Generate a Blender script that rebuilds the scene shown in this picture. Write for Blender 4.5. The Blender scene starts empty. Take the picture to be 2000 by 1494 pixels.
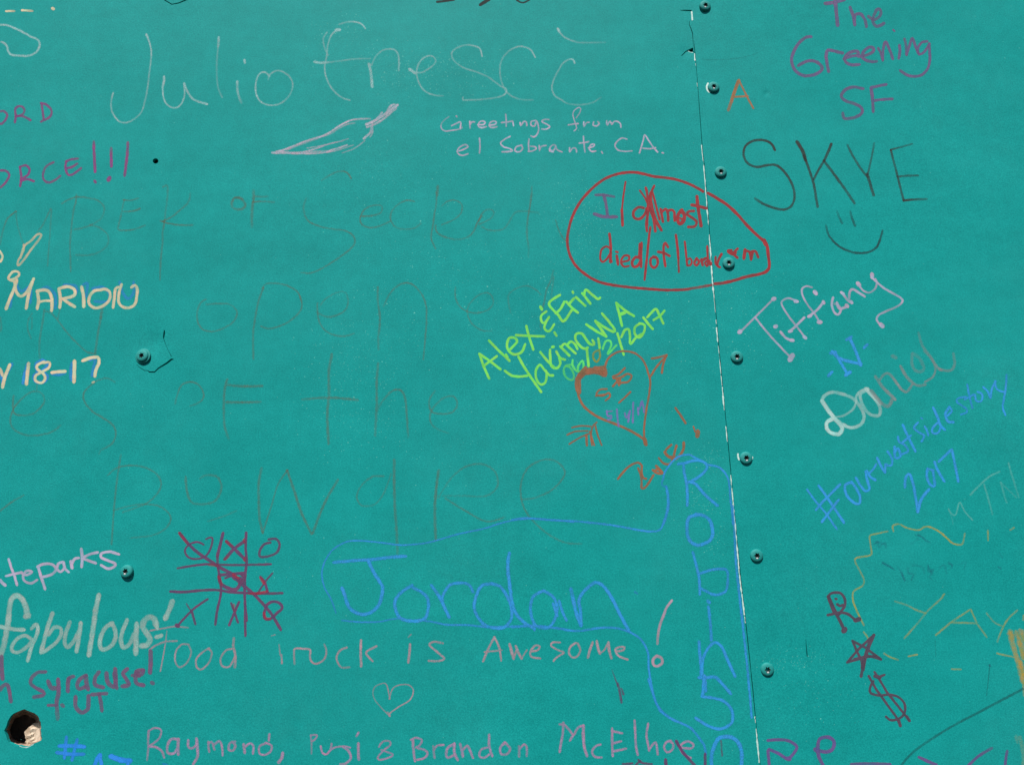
import bpy, bmesh, math, random
from mathutils import Vector, Matrix, noise
from mathutils.geometry import delaunay_2d_cdt

scene = bpy.context.scene
COL = scene.collection
R = math.radians
random.seed(7)

# ------------------------------------------------------------------ camera
# hand-held phone camera 0.74 m from the wall, below the middle of the view and
# looking up at it, hardly rolled; photograph = 2000 x 1494, focal length 1600 px
FPX, PW, PH = 1600.0, 2000.0, 1494.0
PITCH, ROLL = R(11.5), R(-1.6)
CAM = Vector((0.0, -0.74, 1.45))
CROT = Matrix.Rotation(R(90) + PITCH, 3, 'X') @ Matrix.Rotation(ROLL, 3, 'Z')
cd = bpy.data.cameras.new('camera'); cam = bpy.data.objects.new('camera', cd)
COL.objects.link(cam); scene.camera = cam
cam.location = CAM; cam.rotation_euler = CROT.to_euler()
cd.sensor_fit = 'HORIZONTAL'; cd.sensor_width = 36.0; cd.lens = FPX / PW * 36.0
cd.clip_start = 0.01; cd.clip_end = 500.0

# ------------------------------------------------------------------ daylight
SUN_EL, SUN_AZ = R(57), R(-13)          # high sun, in front of the wall
w = bpy.data.worlds.new('World'); scene.world = w; w.use_nodes = True
nt = w.node_tree; bg = nt.nodes['Background']
sky = nt.nodes.new('ShaderNodeTexSky'); sky.sky_type = 'NISHITA'; sky.sun_disc = False
sky.sun_elevation = SUN_EL; sky.sun_rotation = R(180) - SUN_AZ
nt.links.new(sky.outputs[0], bg.inputs[0]); bg.inputs[1].default_value = 0.05
sd = bpy.data.lights.new('sun', 'SUN'); sun = bpy.data.objects.new('sun', sd); COL.objects.link(sun)
sd.energy = 3.75; sd.angle = R(0.5); sd.color = (1.0, 0.965, 0.92)
to_sun = Vector((math.sin(SUN_AZ) * math.cos(SUN_EL), -math.cos(SUN_AZ) * math.cos(SUN_EL), math.sin(SUN_EL)))
sun.rotation_euler = to_sun.to_track_quat('Z', 'Y').to_euler()
sun.location = (-0.5, -3, 4)
vs = scene.view_settings
vs.view_transform = 'Standard'; vs.look = 'None'; vs.gamma = 1.0; vs.exposure = 0.45
scene.cycles.transparent_max_bounces = 40
scene.cycles.max_bounces = 6

# ------------------------------------------------------------------ helpers
def at(px, py, depth=0.0):
    """point of the wall (plane y = depth) that stands at a place of the photograph"""
    d = CROT @ Vector(((px - PW / 2) / FPX, -(py - PH / 2) / FPX, -1.0))
    t = (depth - CAM.y) / d.y
    return CAM + d * t

def lin(c):
    return tuple((v / 255 / 12.92) if v / 255 <= 0.04045 else ((v / 255 + 0.055) / 1.055) ** 2.4 for v in c)

def tag(o, label=None, cat=None, group=None, kind=None):
    if label: o['label'] = label
    if cat: o['category'] = cat
    if group: o['group'] = group
    if kind: o['kind'] = kind
    return o

def link(name, me, mat, parent=None):
    o = bpy.data.objects.new(name, me); COL.objects.link(o)
    if mat is not None:
        me.materials.clear()
        for m in (mat if isinstance(mat, (list, tuple)) else [mat]): me.materials.append(m)
    if parent is not None: o.parent = parent
    return o

def nodes(name):
    m = bpy.data.materials.new(name); m.use_nodes = True
    return m, m.node_tree.nodes, m.node_tree.links, m.node_tree.nodes['Principled BSDF']

def add(nd, kind, **kw):
    n = nd.new('ShaderNode' + kind)
    for k, v in kw.items(): setattr(n, k, v)
    return n

def math_node(nd, lk, op, a, b=None, clamp=False):
    n = nd.new('ShaderNodeMath'); n.operation = op; n.use_clamp = clamp
    for i, v in enumerate((a, b)):
        if v is None: continue
        if isinstance(v, (int, float)): n.inputs[i].default_value = v
        else: lk.new(v, n.inputs[i])
    return n.outputs[0]

def noise_node(nd, lk, vec, scale, detail=2.0, rough=0.5):
    n = nd.new('ShaderNodeTexNoise'); n.inputs['Scale'].default_value = scale
    n.inputs['Detail'].default_value = detail; n.inputs['Roughness'].default_value = rough
    lk.new(vec, n.inputs['Vector']); return n.outputs['Fac']

def ramp(nd, lk, fac, stops):
    n = nd.new('ShaderNodeValToRGB'); lk.new(fac, n.inputs[0])
    e = n.color_ramp.elements
    e[0].position, e[0].color = stops[0][0], (*stops[0][1], 1)
    e[1].position, e[1].color = stops[-1][0], (*stops[-1][1], 1)
    for p, c in stops[1:-1]:
        x = e.new(p); x.color = (*c, 1)
    return n.outputs[0]

def mixc(nd, lk, fac, a, b):
    n = nd.new('ShaderNodeMix'); n.data_type = 'RGBA'
    for s, v in ((n.inputs[0], fac), (n.inputs[6], a), (n.inputs[7], b)):
        if isinstance(v, (int, float)): s.default_value = v
        elif isinstance(v, tuple): s.default_value = (*v, 1)
        else: lk.new(v, s)
    return n.outputs[2]

# ------------------------------------------------------------------ materials
TEAL = (0.0045, 0.300, 0.281)
def panel_paint(name, scale=1.0):
    m, nd, lk, b = nodes(name)
    co = nd.new('ShaderNodeNewGeometry').outputs['Position']
    big = noise_node(nd, lk, co, 3.2, 3.0)
    fine = noise_node(nd, lk, co, 760.0, 2.0, 0.75)
    mid = noise_node(nd, lk, co, 70.0, 3.0, 0.6)
    c = mixc(nd, lk, big, tuple(v * 0.95 for v in TEAL), tuple(v * 1.06 for v in TEAL))
    # grain of the powder-like coat
    g = ramp(nd, lk, fine, [(0.25, (0.6, 0.77, 0.80)), (0.5, (1.0, 1.0, 1.0)), (0.75, (1.8, 1.24, 1.21))])
    mu = nd.new('ShaderNodeMix'); mu.data_type = 'RGBA'; mu.blend_type = 'MULTIPLY'; mu.inputs[0].default_value = 1
    lk.new(c, mu.inputs[6]); lk.new(g, mu.inputs[7]); c = mu.outputs[2]
    # roller mottling, and faint slanting wipe marks
    mp = nd.new('ShaderNodeMapping'); mp.inputs['Scale'].default_value = (9, 1, 30); mp.inputs['Rotation'].default_value = (0, R(24), 0); lk.new(co, mp.inputs[0])
    for vec, sc, amt in ((co, 17.0, .045), (mp.outputs[0], 1.0, .05), (co, 90.0, .05)):
        q = ramp(nd, lk, noise_node(nd, lk, vec, sc, 3.0, .6), [(.3, (1 - amt * 1.6, 1 - amt, 1 - amt)), (.7, (1 + amt * 3, 1 + amt, 1 + amt))])
        mu = nd.new('ShaderNodeMix'); mu.data_type = 'RGBA'; mu.blend_type = 'MULTIPLY'; mu.inputs[0].default_value = 1
        lk.new(c, mu.inputs[6]); lk.new(q, mu.inputs[7]); c = mu.outputs[2]
    # chalk dust left behind by wiped-off writing, in wide soft patches
    dustm = ramp(nd, lk, noise_node(nd, lk, co, 5.5, 4.0, 0.6), [(0.42, (0,) * 3), (0.75, (1,) * 3)])
    f = math_node(nd, lk, 'MULTIPLY', math_node(nd, lk, 'MULTIPLY', dustm, mid), 0.03)
    c = mixc(nd, lk, f, c, (0.45, 0.62, 0.60))
    lk.new(c, b.inputs['Base Color'])
    b.inputs['Roughness'].default_value = 0.62
    b.inputs['Specular IOR Level'].default_value = 0.11
    bp = nd.new('ShaderNodeBump'); bp.inputs['Strength'].default_value = 0.35; bp.inputs['Distance'].default_value = 0.0004
    h = math_node(nd, lk, 'ADD', fine, math_node(nd, lk, 'MULTIPLY', mid, 0.6))
    lk.new(h, bp.inputs['Height']); lk.new(bp.outputs[0], b.inputs['Normal'])
    return m
PAINT = panel_paint('teal_panel_paint')

def plain(name, c1, c2, sc, rough=0.6, metal=0.0, bump=0.0, stretch=None):
    m, nd, lk, b = nodes(name)
    co = nd.new('ShaderNodeNewGeometry').outputs['Position']
    if stretch:
        mp = nd.new('ShaderNodeMapping'); mp.inputs['Scale'].default_value = stretch; lk.new(co, mp.inputs[0]); co = mp.outputs[0]
    n = noise_node(nd, lk, co, sc, 4.0, 0.6)
    lk.new(ramp(nd, lk, n, [(0.3, c1), (0.7, c2)]), b.inputs['Base Color'])
    b.inputs['Roughness'].default_value = rough; b.inputs['Metallic'].default_value = metal
    if bump:
        bp = nd.new('ShaderNodeBump'); bp.inputs['Strength'].default_value = bump; bp.inputs['Distance'].default_value = 0.001
        lk.new(n, bp.inputs['Height']); lk.new(bp.outputs[0], b.inputs['Normal'])
    return m
CORE = plain('pale_sheet_core', (0.42, 0.36, 0.27), (0.72, 0.66, 0.55), 300, 0.8, 0, 0.4)
CHIP = plain('bare_primer_chip', (0.36, 0.66, 0.60), (0.74, 0.84, 0.78), 420, 0.6, 0, 0.3)
DARKBACK = plain('dark_cavity_board', (0.10, 0.075, 0.06), (0.22, 0.16, 0.13), 160, 0.9, 0, 0.5)
LINING = plain('brown_wood_lining', (0.22, 0.14, 0.10), (0.52, 0.36, 0.27), 240, 0.95, 0, 0.9)  # brown wood tones for the broken inside of the hole
TIMBER = plain('pale_split_timber', (0.36, 0.24, 0.15), (0.86, 0.72, 0.56), 170, 0.85, 0, 0.9, (1, 1, 0.45))
SCREWPAINT = plain('teal_screw_paint', (0.005, 0.24, 0.22), (0.007, 0.29, 0.265), 500, 0.72, 0, 0.15)
GLINTWHITE = plain('pale_glint_white', (0.62, 0.72, 0.70), (0.86, 0.92, 0.90), 900, 0.35, 0.15, 0.1)  # near-white colour standing in for the sun glint on the socket edge
SOCKETSHADE = plain('socket_shade_black', (0.006, 0.009, 0.009), (0.02, 0.025, 0.025), 900, 0.8)  # near-black painted on socket walls and floor for the shade in the recess

# hue of each marker, crayon or chalk; (colour, grain 0-1, soft ragged edge 0-1)
INKS = {
 'cream': ((228, 214, 176), .30, .30), 'chalk': ((182, 222, 220), 0.85, .60), 'chalkpink': ((206, 200, 214), 0.8, .55),
 'magenta': ((152, 74, 134), 0.55, .40), 'lilac': ((196, 186, 208), 0.55, .40), 'darkink': ((28, 34, 34), .25, .25),
 'plum': ((118, 98, 138), 0.32, .18), 'orange': ((174, 124, 86), .30, .35), 'brownblack': ((62, 58, 54), 0.5, .35),
 'smudge': ((40, 74, 76), .45, .60), 'fadedbrown': ((122, 110, 78), 0.75, .85), 'blue': ((56, 158, 226), 0.58, .50),
 'red': ((166, 54, 58), .16, .15), 'lime': ((134, 230, 98), .18, .15), 'greenteal': ((104, 236, 124), .35, .30),
 'olive': ((150, 160, 72), .40, .40), 'rust': ((162, 108, 78), .26, .28), 'violet': ((140, 130, 200), .42, .45),
 'lilacpink': ((194, 184, 208), .25, .22), 'white': ((200, 240, 232), .38, .50), 'mauvegrey': ((148, 164, 162), .45, .60),
 'ghost': ((122, 216, 204), .6, .7), 'ochre': ((204, 190, 72), 0.85, .55), 'inkblue': ((34, 112, 138), .6, .8),
 'maroon': ((92, 76, 92), .14, .12), 'purple': ((114, 92, 148), .22, .22), 'pencil': ((34, 104, 104), .50, .50),
 'bluefaint': ((54, 156, 224), 0.68, .55), 'dustpink': ((190, 160, 170), 0.75, .50), 'plumdark': ((112, 66, 112), .45, .50),
 'pinkcrayon': ((190, 152, 186), 0.75, .50), 'chalkgrey': ((172, 204, 194), 0.6, .45), 'plummix': ((112, 74, 110), .25, .20),
 'ochreband': ((214, 178, 70), .75, .8), 'rosechalk': ((206, 168, 186), .35, .3), 'speck': ((130, 236, 218), .1, .0), 'redbright': ((190, 60, 84), .5, .5), 'plummagenta': ((130, 94, 130), 0.4, .28), 'brightblue': ((52, 148, 242), .35, .40),
}
LIGHT = 1.08
_ink = {}
def ink(name):
    if name in _ink: return _ink[name]
    rgb, grain, soft = INKS[name]
    m, nd, lk, b = nodes('ink_' + name)
    co = nd.new('ShaderNodeNewGeometry').outputs['Position']
    base = tuple(min(v / LIGHT, 0.9) for v in lin(rgb))
    var = noise_node(nd, lk, co, 160.0, 3.0, 0.6)
    # one stick leaves a warmer or a cooler tone depending on how thick it went on
    c = mixc(nd, lk, ramp(nd, lk, var, [(.36, (0,) * 3), (.64, (1,) * 3)]), (base[0] * .74, min(base[1] * 1.03, .92), min(base[2] * 1.03, .92)), (min(base[0] * 1.12, .92), base[1] * .95, base[2] * .97))
    lk.new(c, b.inputs['Base Color']); b.inputs['Roughness'].default_value = 0.7
    b.inputs['Specular IOR Level'].default_value = 0.25
    a_ink = nd.new('ShaderNodeAttribute'); a_ink.attribute_name = 'ink'
    a_edge = nd.new('ShaderNodeAttribute'); a_edge.attribute_name = 'edge'
    tooth = noise_node(nd, lk, co, 900.0, 2.0, 0.7)
    tooth2 = noise_node(nd, lk, co, 330.0, 2.0, 0.6)
    # ragged edge
    e = math_node(nd, lk, 'ADD', a_edge.outputs['Fac'], math_node(nd, lk, 'MULTIPLY', math_node(nd, lk, 'SUBTRACT', tooth2, 0.5), 1.1 * soft))
    e = math_node(nd, lk, 'DIVIDE', e, 0.22 + 0.5 * soft, True)
    # pigment that misses the low spots of the coat: the fainter the stroke, the more it breaks up
    g = math_node(nd, lk, 'ADD', math_node(nd, lk, 'MULTIPLY', math_node(nd, lk, 'SUBTRACT', tooth, 0.5), 3.2 * grain), 1.0 - 0.12 * grain)
    g = math_node(nd, lk, 'MAXIMUM', g, 0.08)
    press = noise_node(nd, lk, co, 75.0, 2.0, 0.5)
    press = math_node(nd, lk, 'ADD', math_node(nd, lk, 'MULTIPLY', math_node(nd, lk, 'SUBTRACT', press, 0.5), 1.3), 1.06)
    g = math_node(nd, lk, 'MULTIPLY', g, press)
    f = math_node(nd, lk, 'MULTIPLY', math_node(nd, lk, 'MULTIPLY', e, g), a_ink.outputs['Fac'], True)
    tr = nd.new('ShaderNodeBsdfTransparent'); mx = nd.new('ShaderNodeMixShader')
    lk.new(f, mx.inputs[0]); lk.new(tr.outputs[0], mx.inputs[1]); lk.new(b.outputs[0], mx.inputs[2])
    lk.new(mx.outputs[0], nd['Material Output'].inputs['Surface'])
    _ink[name] = m
    return m

# ------------------------------------------------------------------ the wall
SEAM = [(-420, 1322), (0, 1350), (60, 1354), (100, 1357), (150, 1361.5), (300, 1372.5), (320, 1375.4), (440, 1385), (551, 1393),
        (665, 1403), (770, 1413), (858, 1421.3), (931, 1428.4), (1024, 1437), (1122, 1446), (1210, 1456.3), (1340, 1470), (1400, 1475.6),
        (1494, 1485), (1900, 1526)]
def seam_x(y):
    for (y0, x0), (y1, x1) in zip(SEAM, SEAM[1:]):
        if y <= y1: return x0 + (x1 - x0) * (y - y0) / (y1 - y0)
    return SEAM[-1][1]
def gap(y):                       # width of the open joint, photograph pixels
    if y < 96: return 0.0
    return 1.3 + 0.9 * noise.noise(Vector((y * .011, 3.3, 0))) + 0.5 * noise.noise(Vector((y * .05, 1, 0)))

def slit(path):                   # outline of a thin crack; path = (x, y, width)
    L, Rr = [], []
    for i, (x, y, wd) in enumerate(path):
        a = path[max(i - 1, 0)]; b = path[min(i + 1, len(path) - 1)]
        dx, dy = b[0] - a[0], b[1] - a[1]; n = math.hypot(dx, dy)
        L.append((x - dy / n * wd / 2, y + dx / n * wd / 2)); Rr.append((x + dy / n * wd / 2, y - dx / n * wd / 2))
    return L + Rr[::-1]
def crop(pts, x0, y0, k): return [(x0 + p[0] / k, y0 + p[1] / k) + tuple(p[2:]) for p in pts]

BIGHOLE = crop([(650,195),(740,235),(830,270),(920,305),(1000,370),(1040,440),(1045,500),(1075,530),(1085,620),(1090,700),(1075,730),
    (1085,800),(1090,900),(1110,960),(1090,1020),(1000,1060),(880,1110),(780,1170),(700,1195),(600,1190),(520,1160),(440,1165),
    (350,1130),(230,1080),(190,1000),(160,900),(110,760),(170,640),(200,520),(280,380),(350,315),(450,270),(550,225)], 0, 1370, 13.58)
SMALLHOLE = [(303.8 + 5.6 * math.cos(a), 314.8 + 5.2 * math.sin(a)) for a in [i * math.tau / 20 for i in range(20)]]
HOLES_LEFT = [BIGHOLE, SMALLHOLE,
    slit(crop([(1098,205,2.2),(1090,290,3.2),(1077,370,3.0),(1075,420,1.6),(1120,560,.8),(1190,720,.7),(1262,850,.9),(1285,905,1.4)], 240, 630, 13.58)),
    slit(crop([(1340,975,2.0),(1290,975,3.6),(1150,1085,3.4),(1040,1150,2.8),(950,1205,2.6),(840,1310,2.6),(700,1310,2.4),(650,1272,1.3),(570,1272,1.2),(430,1180,.9),(360,1110,.6)], 240, 630, 13.58)),
    slit([(316,-4,1.6),(322,1,1.8),(335.5,9,2.0),(349,6.4,2.2),(366,-1,3.0),(370,-4,3.0)]),
    slit([(1328.5,20.9,.9),(1337,21.2,2.3),(1351,21.9,2.8)]),
    slit([(1346.4,42,.6),(1346.6,50,1.1),(1349.6,57,1.4),(1352.6,66,1.4),(1353.2,74,1.3),(1353.8,84,.9),(1354.4,93,.5)]),
    crop([(-12,490),(10,480),(60,432),(100,385),(170,342),(240,312),(300,292),(300,372),(322,392),(330,436),(300,398),(240,398),(190,376),(130,390),(80,440),(30,490)], 1330, 70, 12.45),
]
HOLES_RIGHT = [slit([(1574.2,1248,.5),(1575,1260,1.3),(1576,1272,1.8),(1577,1282.5,2.2)])]

def dent(px, py):                 # how far the sheet sags behind its plane, metres
    d = 0.00055 * noise.noise(Vector((px * .0016, py * .0016, 5.0)))
    def bump_(cx, cy, r, h):
        q = ((px - cx) ** 2 + (py - cy) ** 2) / (r * r)
        return h * math.exp(-q * 2)
    d += bump_(300, 668, 34, .0011) + bump_(1497, 183, 8, .0005) + bump_(1380, 20, 60, -.0002)
    d += bump_(1340, 100, 16, .0006)
    return d

def make_panel(name, outline, holes, thick):
    pts, edges, faces = [], [], []
    def ring(poly):
        s = len(pts); n = len(poly)
        for p in poly: pts.append(Vector(p[:2]))
        for i in range(n): edges.append((s + i, s + (i + 1) % n))
        return list(range(s, s + n))
    ring(outline)
    for h in holes: ring(h)
    xs = [p[0] for p in outline]; ys = [p[1] for p in outline]
    def inside(x, y, poly):
        c = False
        for i in range(len(poly)):
            x0, y0 = poly[i][:2]; x1, y1 = poly[i - 1][:2]
            if (y0 > y) != (y1 > y) and x < (x1 - x0) * (y - y0) / (y1 - y0) + x0: c = not c
        return c
    def free(x, y, m=3.0):
        if not inside(x, y, outline): return False
        for h in holes:
            if inside(x, y, h): return False
            if min((x - q[0]) ** 2 + (y - q[1]) ** 2 for q in h) < m * m: return False
        return min((x - q[0]) ** 2 + (y - q[1]) ** 2 for q in outline) > 36
    for x in range(int(min(xs)) + 20, int(max(xs)), 40):
        for y in range(int(min(ys)) + 20, int(max(ys)), 40):
            if free(x, y): pts.append(Vector((x, y)))
    for (cx, cy, rr, st) in ((300, 668, 70, 6), (1497, 183, 22, 3), (1340, 100, 40, 6)):
        x = cx - rr
        while x < cx + rr:
            y = cy - rr
            while y < cy + rr:
                if free(x + .4, y + .3): pts.append(Vector((x + .4, y + .3)))
                y += st
            x += st
    V, E, F, ov, oe, of = delaunay_2d_cdt(pts, edges, [], 0, 1e-5)
    bm = bmesh.new()
    vs_ = [bm.verts.new(at(v.x, v.y) + Vector((0, dent(v.x, v.y), 0))) for v in V]
    for f in F:
        cx = sum(V[i].x for i in f) / 3; cy = sum(V[i].y for i in f) / 3
        if inside(cx, cy, outline) and not any(inside(cx, cy, h) for h in holes):
            try: bm.faces.new([vs_[i] for i in f])
            except ValueError: pass
    for v in [v for v in bm.verts if not v.link_faces]: bm.verts.remove(v)
    bmesh.ops.recalc_face_normals(bm, faces=bm.faces)
    for f in bm.faces:
        f.normal_update()
        if f.normal.y > 0: f.normal_flip()
        f.smooth = True
    front = list(bm.faces)
    be = [e for e in bm.edges if len(e.link_faces) == 1]
    back = {}
    for v in {v for e in be for v in e.verts}: back[v] = bm.verts.new(v.co + Vector((0, thick, 0)))
    fr = {v: bm.verts.new(v.co) for v in back}          # own verts: crisp edge between face and rim
    for e in be:
        a, b = e.verts
        f = bm.faces.new((fr[a], fr[b], back[b], back[a])); f.material_index = 1
    me = bpy.data.meshes.new(name); bm.to_mesh(me); bm.free()
    return link(name, me, [PAINT, CORE])

T, B, LX, RX = -400, 1880, -520, 2520
ys = list(range(T, 96, 24)) + list(range(96, B, 7)) + [B]
left_out = [(LX, T)] + [(seam_x(y) - gap(y) / 2, y) for y in ys] + [(LX, B)]
right_out = [(seam_x(y) + gap(y) / 2 + (0.02 if gap(y) == 0 else 0), y) for y in ys] + [(RX, B), (RX, T)]
left_panel = make_panel('painted_sheet', left_out, HOLES_LEFT, 0.0032)
tag(left_panel, 'wide teal painted wall sheet left of the seam, covered in graffiti, holed at bottom left', 'wall panel')
right_panel = make_panel('painted_sheet', right_out, HOLES_RIGHT, 0.0032)
tag(right_panel, 'teal painted wall sheet right of the seam, edged by a column of screws', 'wall panel')

def slab(name, x0, x1, z0, z1, y0, y1, mat, parent=None, seg=1, jag=0.0):
    bm = bmesh.new(); bmesh.ops.create_cube(bm, size=1)
    for v in bm.verts:
        v.co = Vector((x0 if v.co.x < 0 else x1, y0 if v.co.y < 0 else y1, z0 if v.co.z < 0 else z1))
    me = bpy.data.meshes.new(name); bm.to_mesh(me); bm.free()
    return link(name, me, mat, parent)
a, b = at(LX, B), at(RX, T)
back = slab('inner_wall', min(a.x, b.x) - .1, max(a.x, b.x) + .1, a.z - .1, b.z + .1, 0.040, 0.052, DARKBACK)
tag(back, kind='structure')

# split timber inside the ragged hole
def timber():
    bm = bmesh.new()
    P = crop([(745,690),(800,640),(900,560),(1150,540),(1190,900),(1180,1150),(900,1300),(700,1330),(660,1180),(770,1120),(700,1085),(655,1075),
              (700,1010),(665,960),(672,900),(650,850),(640,800)], 0, 1370, 13.58)
    n = len(P); D = 0.0085
    cx = sum(p[0] for p in P) / n; cy = sum(p[1] for p in P) / n
    prev = None; K = 7
    for k in range(K + 1):
        s = 1 - k / (K + .6); cur = []
        for x, y in P:
            px, py = cx + (x - cx) * s, cy + (y - cy) * s
            # torn fibres run slantwise, so the ridges do too
            d = .0016 * noise.noise(Vector((px * .10 + py * .05, py * .16, 2))) + .0007 * noise.noise(Vector((px * .55, py * .3, 7)))
            cur.append(bm.verts.new(at(px, py, D + d + .0010 * s)))
        if prev:
            for i in range(n):
                j = (i + 1) % n; bm.faces.new((prev[i], prev[j], cur[j], cur[i]))
        else: first = cur
        prev = cur
    bm.faces.new(prev)
    bv = [bm.verts.new(v.co + Vector((0, .018, 0))) for v in first]
    for i in range(n):
        j = (i + 1) % n; bm.faces.new((first[j], first[i], bv[i], bv[j]))
    bmesh.ops.recalc_face_normals(bm, faces=bm.faces)
    me = bpy.data.meshes.new('timber_block'); bm.to_mesh(me); bm.free()
    o = link('timber_block', me, TIMBER)
    tag(o, 'pale split timber block showing inside the ragged round hole at bottom left', 'timber')
timber()
def lining():
    bm = bmesh.new(); prev = None
    cx = sum(p[0] for p in BIGHOLE) / len(BIGHOLE); cy = sum(p[1] for p in BIGHOLE) / len(BIGHOLE)
    for k in range(9):
        dep = .0034 + .0024 * k; cur = []
        for q, (x, y) in enumerate(BIGHOLE):
            s = 1.02 - .035 * k + .07 * noise.noise(Vector((q * .8, k * .9, 1)))
            cur.append(bm.verts.new(at(cx + (x - cx) * s, cy + (y - cy) * s, dep)))
        if prev:
            for i in range(len(cur)):
                j = (i + 1) % len(cur); bm.faces.new((prev[i], prev[j], cur[j], cur[i]))
        prev = cur
    me = bpy.data.meshes.new('hole_lining'); bm.to_mesh(me); bm.free()
    link('hole_lining', me, LINING, left_panel)['label'] = 'dark brown broken inside of the ragged hole'
lining()

# ------------------------------------------------------------------ marks on the wall
NSTROKE = [0]
LAYERS = []          # bounding boxes of what is drawn already: a stroke lies just above those it crosses
def layer_of(P, m):
    x0 = min(p[0] for p in P) - m; x1 = max(p[0] for p in P) + m; y0 = min(p[1] for p in P) - m; y1 = max(p[1] for p in P) + m
    k = 1 + max([l for a, b_, c, d, l in LAYERS if a < x1 and x0 < b_ and c < y1 and y0 < d] or [0])
    LAYERS.append((x0, x1, y0, y1, k)); return k
def smooth(P):
    if len(P) < 3: return P
    out = []
    for i in range(len(P) - 1):
        p0 = P[i - 1] if i else P[i]; p1 = P[i]; p2 = P[i + 1]; p3 = P[i + 2] if i + 2 < len(P) else P[i + 1]
        n = max(2, int(math.hypot(p2[0] - p1[0], p2[1] - p1[1]) / 2.6))
        for k in range(n):
            t = k / n; t2 = t * t; t3 = t2 * t
            q = [0.5 * ((2 * p1[j]) + (-p0[j] + p2[j]) * t + (2 * p0[j] - 5 * p1[j] + 4 * p2[j] - p3[j]) * t2 + (-p0[j] + 3 * p1[j] - 3 * p2[j] + p3[j]) * t3) for j in (0, 1)]
            out.append((q[0], q[1], p1[2] + (p2[2] - p1[2]) * t))
    out.append(P[-1]); return out
def straight(P):
    out = []
    for p, q in zip(P, P[1:]):
        n = max(1, int(math.hypot(q[0] - p[0], q[1] - p[1]) / 4))
        for k in range(n):
            t = k / n; out.append(tuple(p[j] + (q[j] - p[j]) * t for j in range(3)))
    out.append(P[-1]); return out

class Mark:
    def __init__(s): s.v = []; s.f = []; s.ink = []; s.edge = []
    def ribbon(s, P, width, lift, line=False, jit=0.10):
        P = straight(P) if line else smooth(P)
        Q = [P[0]]
        for p in P[1:]:
            if math.hypot(p[0] - Q[-1][0], p[1] - Q[-1][1]) > 0.15: Q.append(p)
        P = Q
        NSTROKE[0] += 1; base = lift + 0.0000016 * layer_of(P, width); n = len(P)
        if n < 2: P = [P[0], (P[0][0] + 1, P[0][1], P[0][2])]; n = 2
        tan = []
        for i in range(n):
            a = P[max(i - 1, 0)]; b = P[min(i + 1, n - 1)]
            d = math.hypot(b[0] - a[0], b[1] - a[1]) or 1; tan.append(((b[0] - a[0]) / d, (b[1] - a[1]) / d))
        hw = width * 0.56; rows = []
        t0, t1 = tan[0], tan[-1]
        for k in (-1.0, -0.8, -0.45): rows.append((P[0][0] + t0[0] * hw * k, P[0][1] + t0[1] * hw * k, t0, math.sqrt(max(0.02, 1 - k * k)), P[0][2], 1 + k if k > -1 else 0))
        for i in range(n): rows.append((P[i][0], P[i][1], tan[i], 1.0, P[i][2], 1))
        for k in (0.45, 0.8, 1.0): rows.append((P[-1][0] + t1[0] * hw * k, P[-1][1] + t1[1] * hw * k, t1, math.sqrt(max(0.02, 1 - k * k)), P[-1][2], 1 - k if k < 1 else 0))
        s0 = len(s.v); m = len(rows); ph = NSTROKE[0] * 1.37
        for i, (x, y, t, wf, a, ef) in enumerate(rows):
            j = 1 + jit * 1.6 * noise.noise(Vector((x * .13, y * .13, ph)))
            x += .35 * noise.noise(Vector((x * .2, y * .2, ph + 9))); y += .35 * noise.noise(Vector((x * .2, y * .2, ph + 19)))
            ww = hw * wf * j
            up = base + 0.0000014 * i / m
            for side, e in ((-1, 0.0), (0, 1.0 if ef >= 1 else min(1.0, ef + .25)), (1, 0.0)):
                px, py = x - t[1] * ww * side, y + t[0] * ww * side
                q = at(px, py); q.y += dent(px, py) - up
                s.v.append(q); s.ink.append(max(a, 0)); s.edge.append(e)
        for i in range(m - 1):
            A = s0 + i * 3; B_ = A + 3
            s.f.append((A, A + 1, B_ + 1, B_)); s.f.append((A + 1, A + 2, B_ + 2, B_ + 1))
    def build(s, name, mat, parent):
        me = bpy.data.meshes.new(name); me.from_pydata([tuple(v) for v in s.v], [], s.f)
        for nm, arr in (('ink', s.ink), ('edge', s.edge)):
            at_ = me.attributes.new(nm, 'FLOAT', 'POINT'); at_.data.foreach_set('value', arr)
        me.update()
        return link(name, me, mat, parent)

def clip(P, left):
    """parts of a stroke that lie on one side of the seam"""
    out, cur = [], []
    for p in P:
        sx = seam_x(p[1]); ok = (p[0] < sx - gap(p[1]) / 2 - .6) if left else (p[0] > sx + gap(p[1]) / 2 + .6)
        if ok: cur.append(p)
        elif cur: out.append(cur); cur = []
    if cur: out.append(cur)
    return [c for c in out if len(c) > 1]

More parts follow.
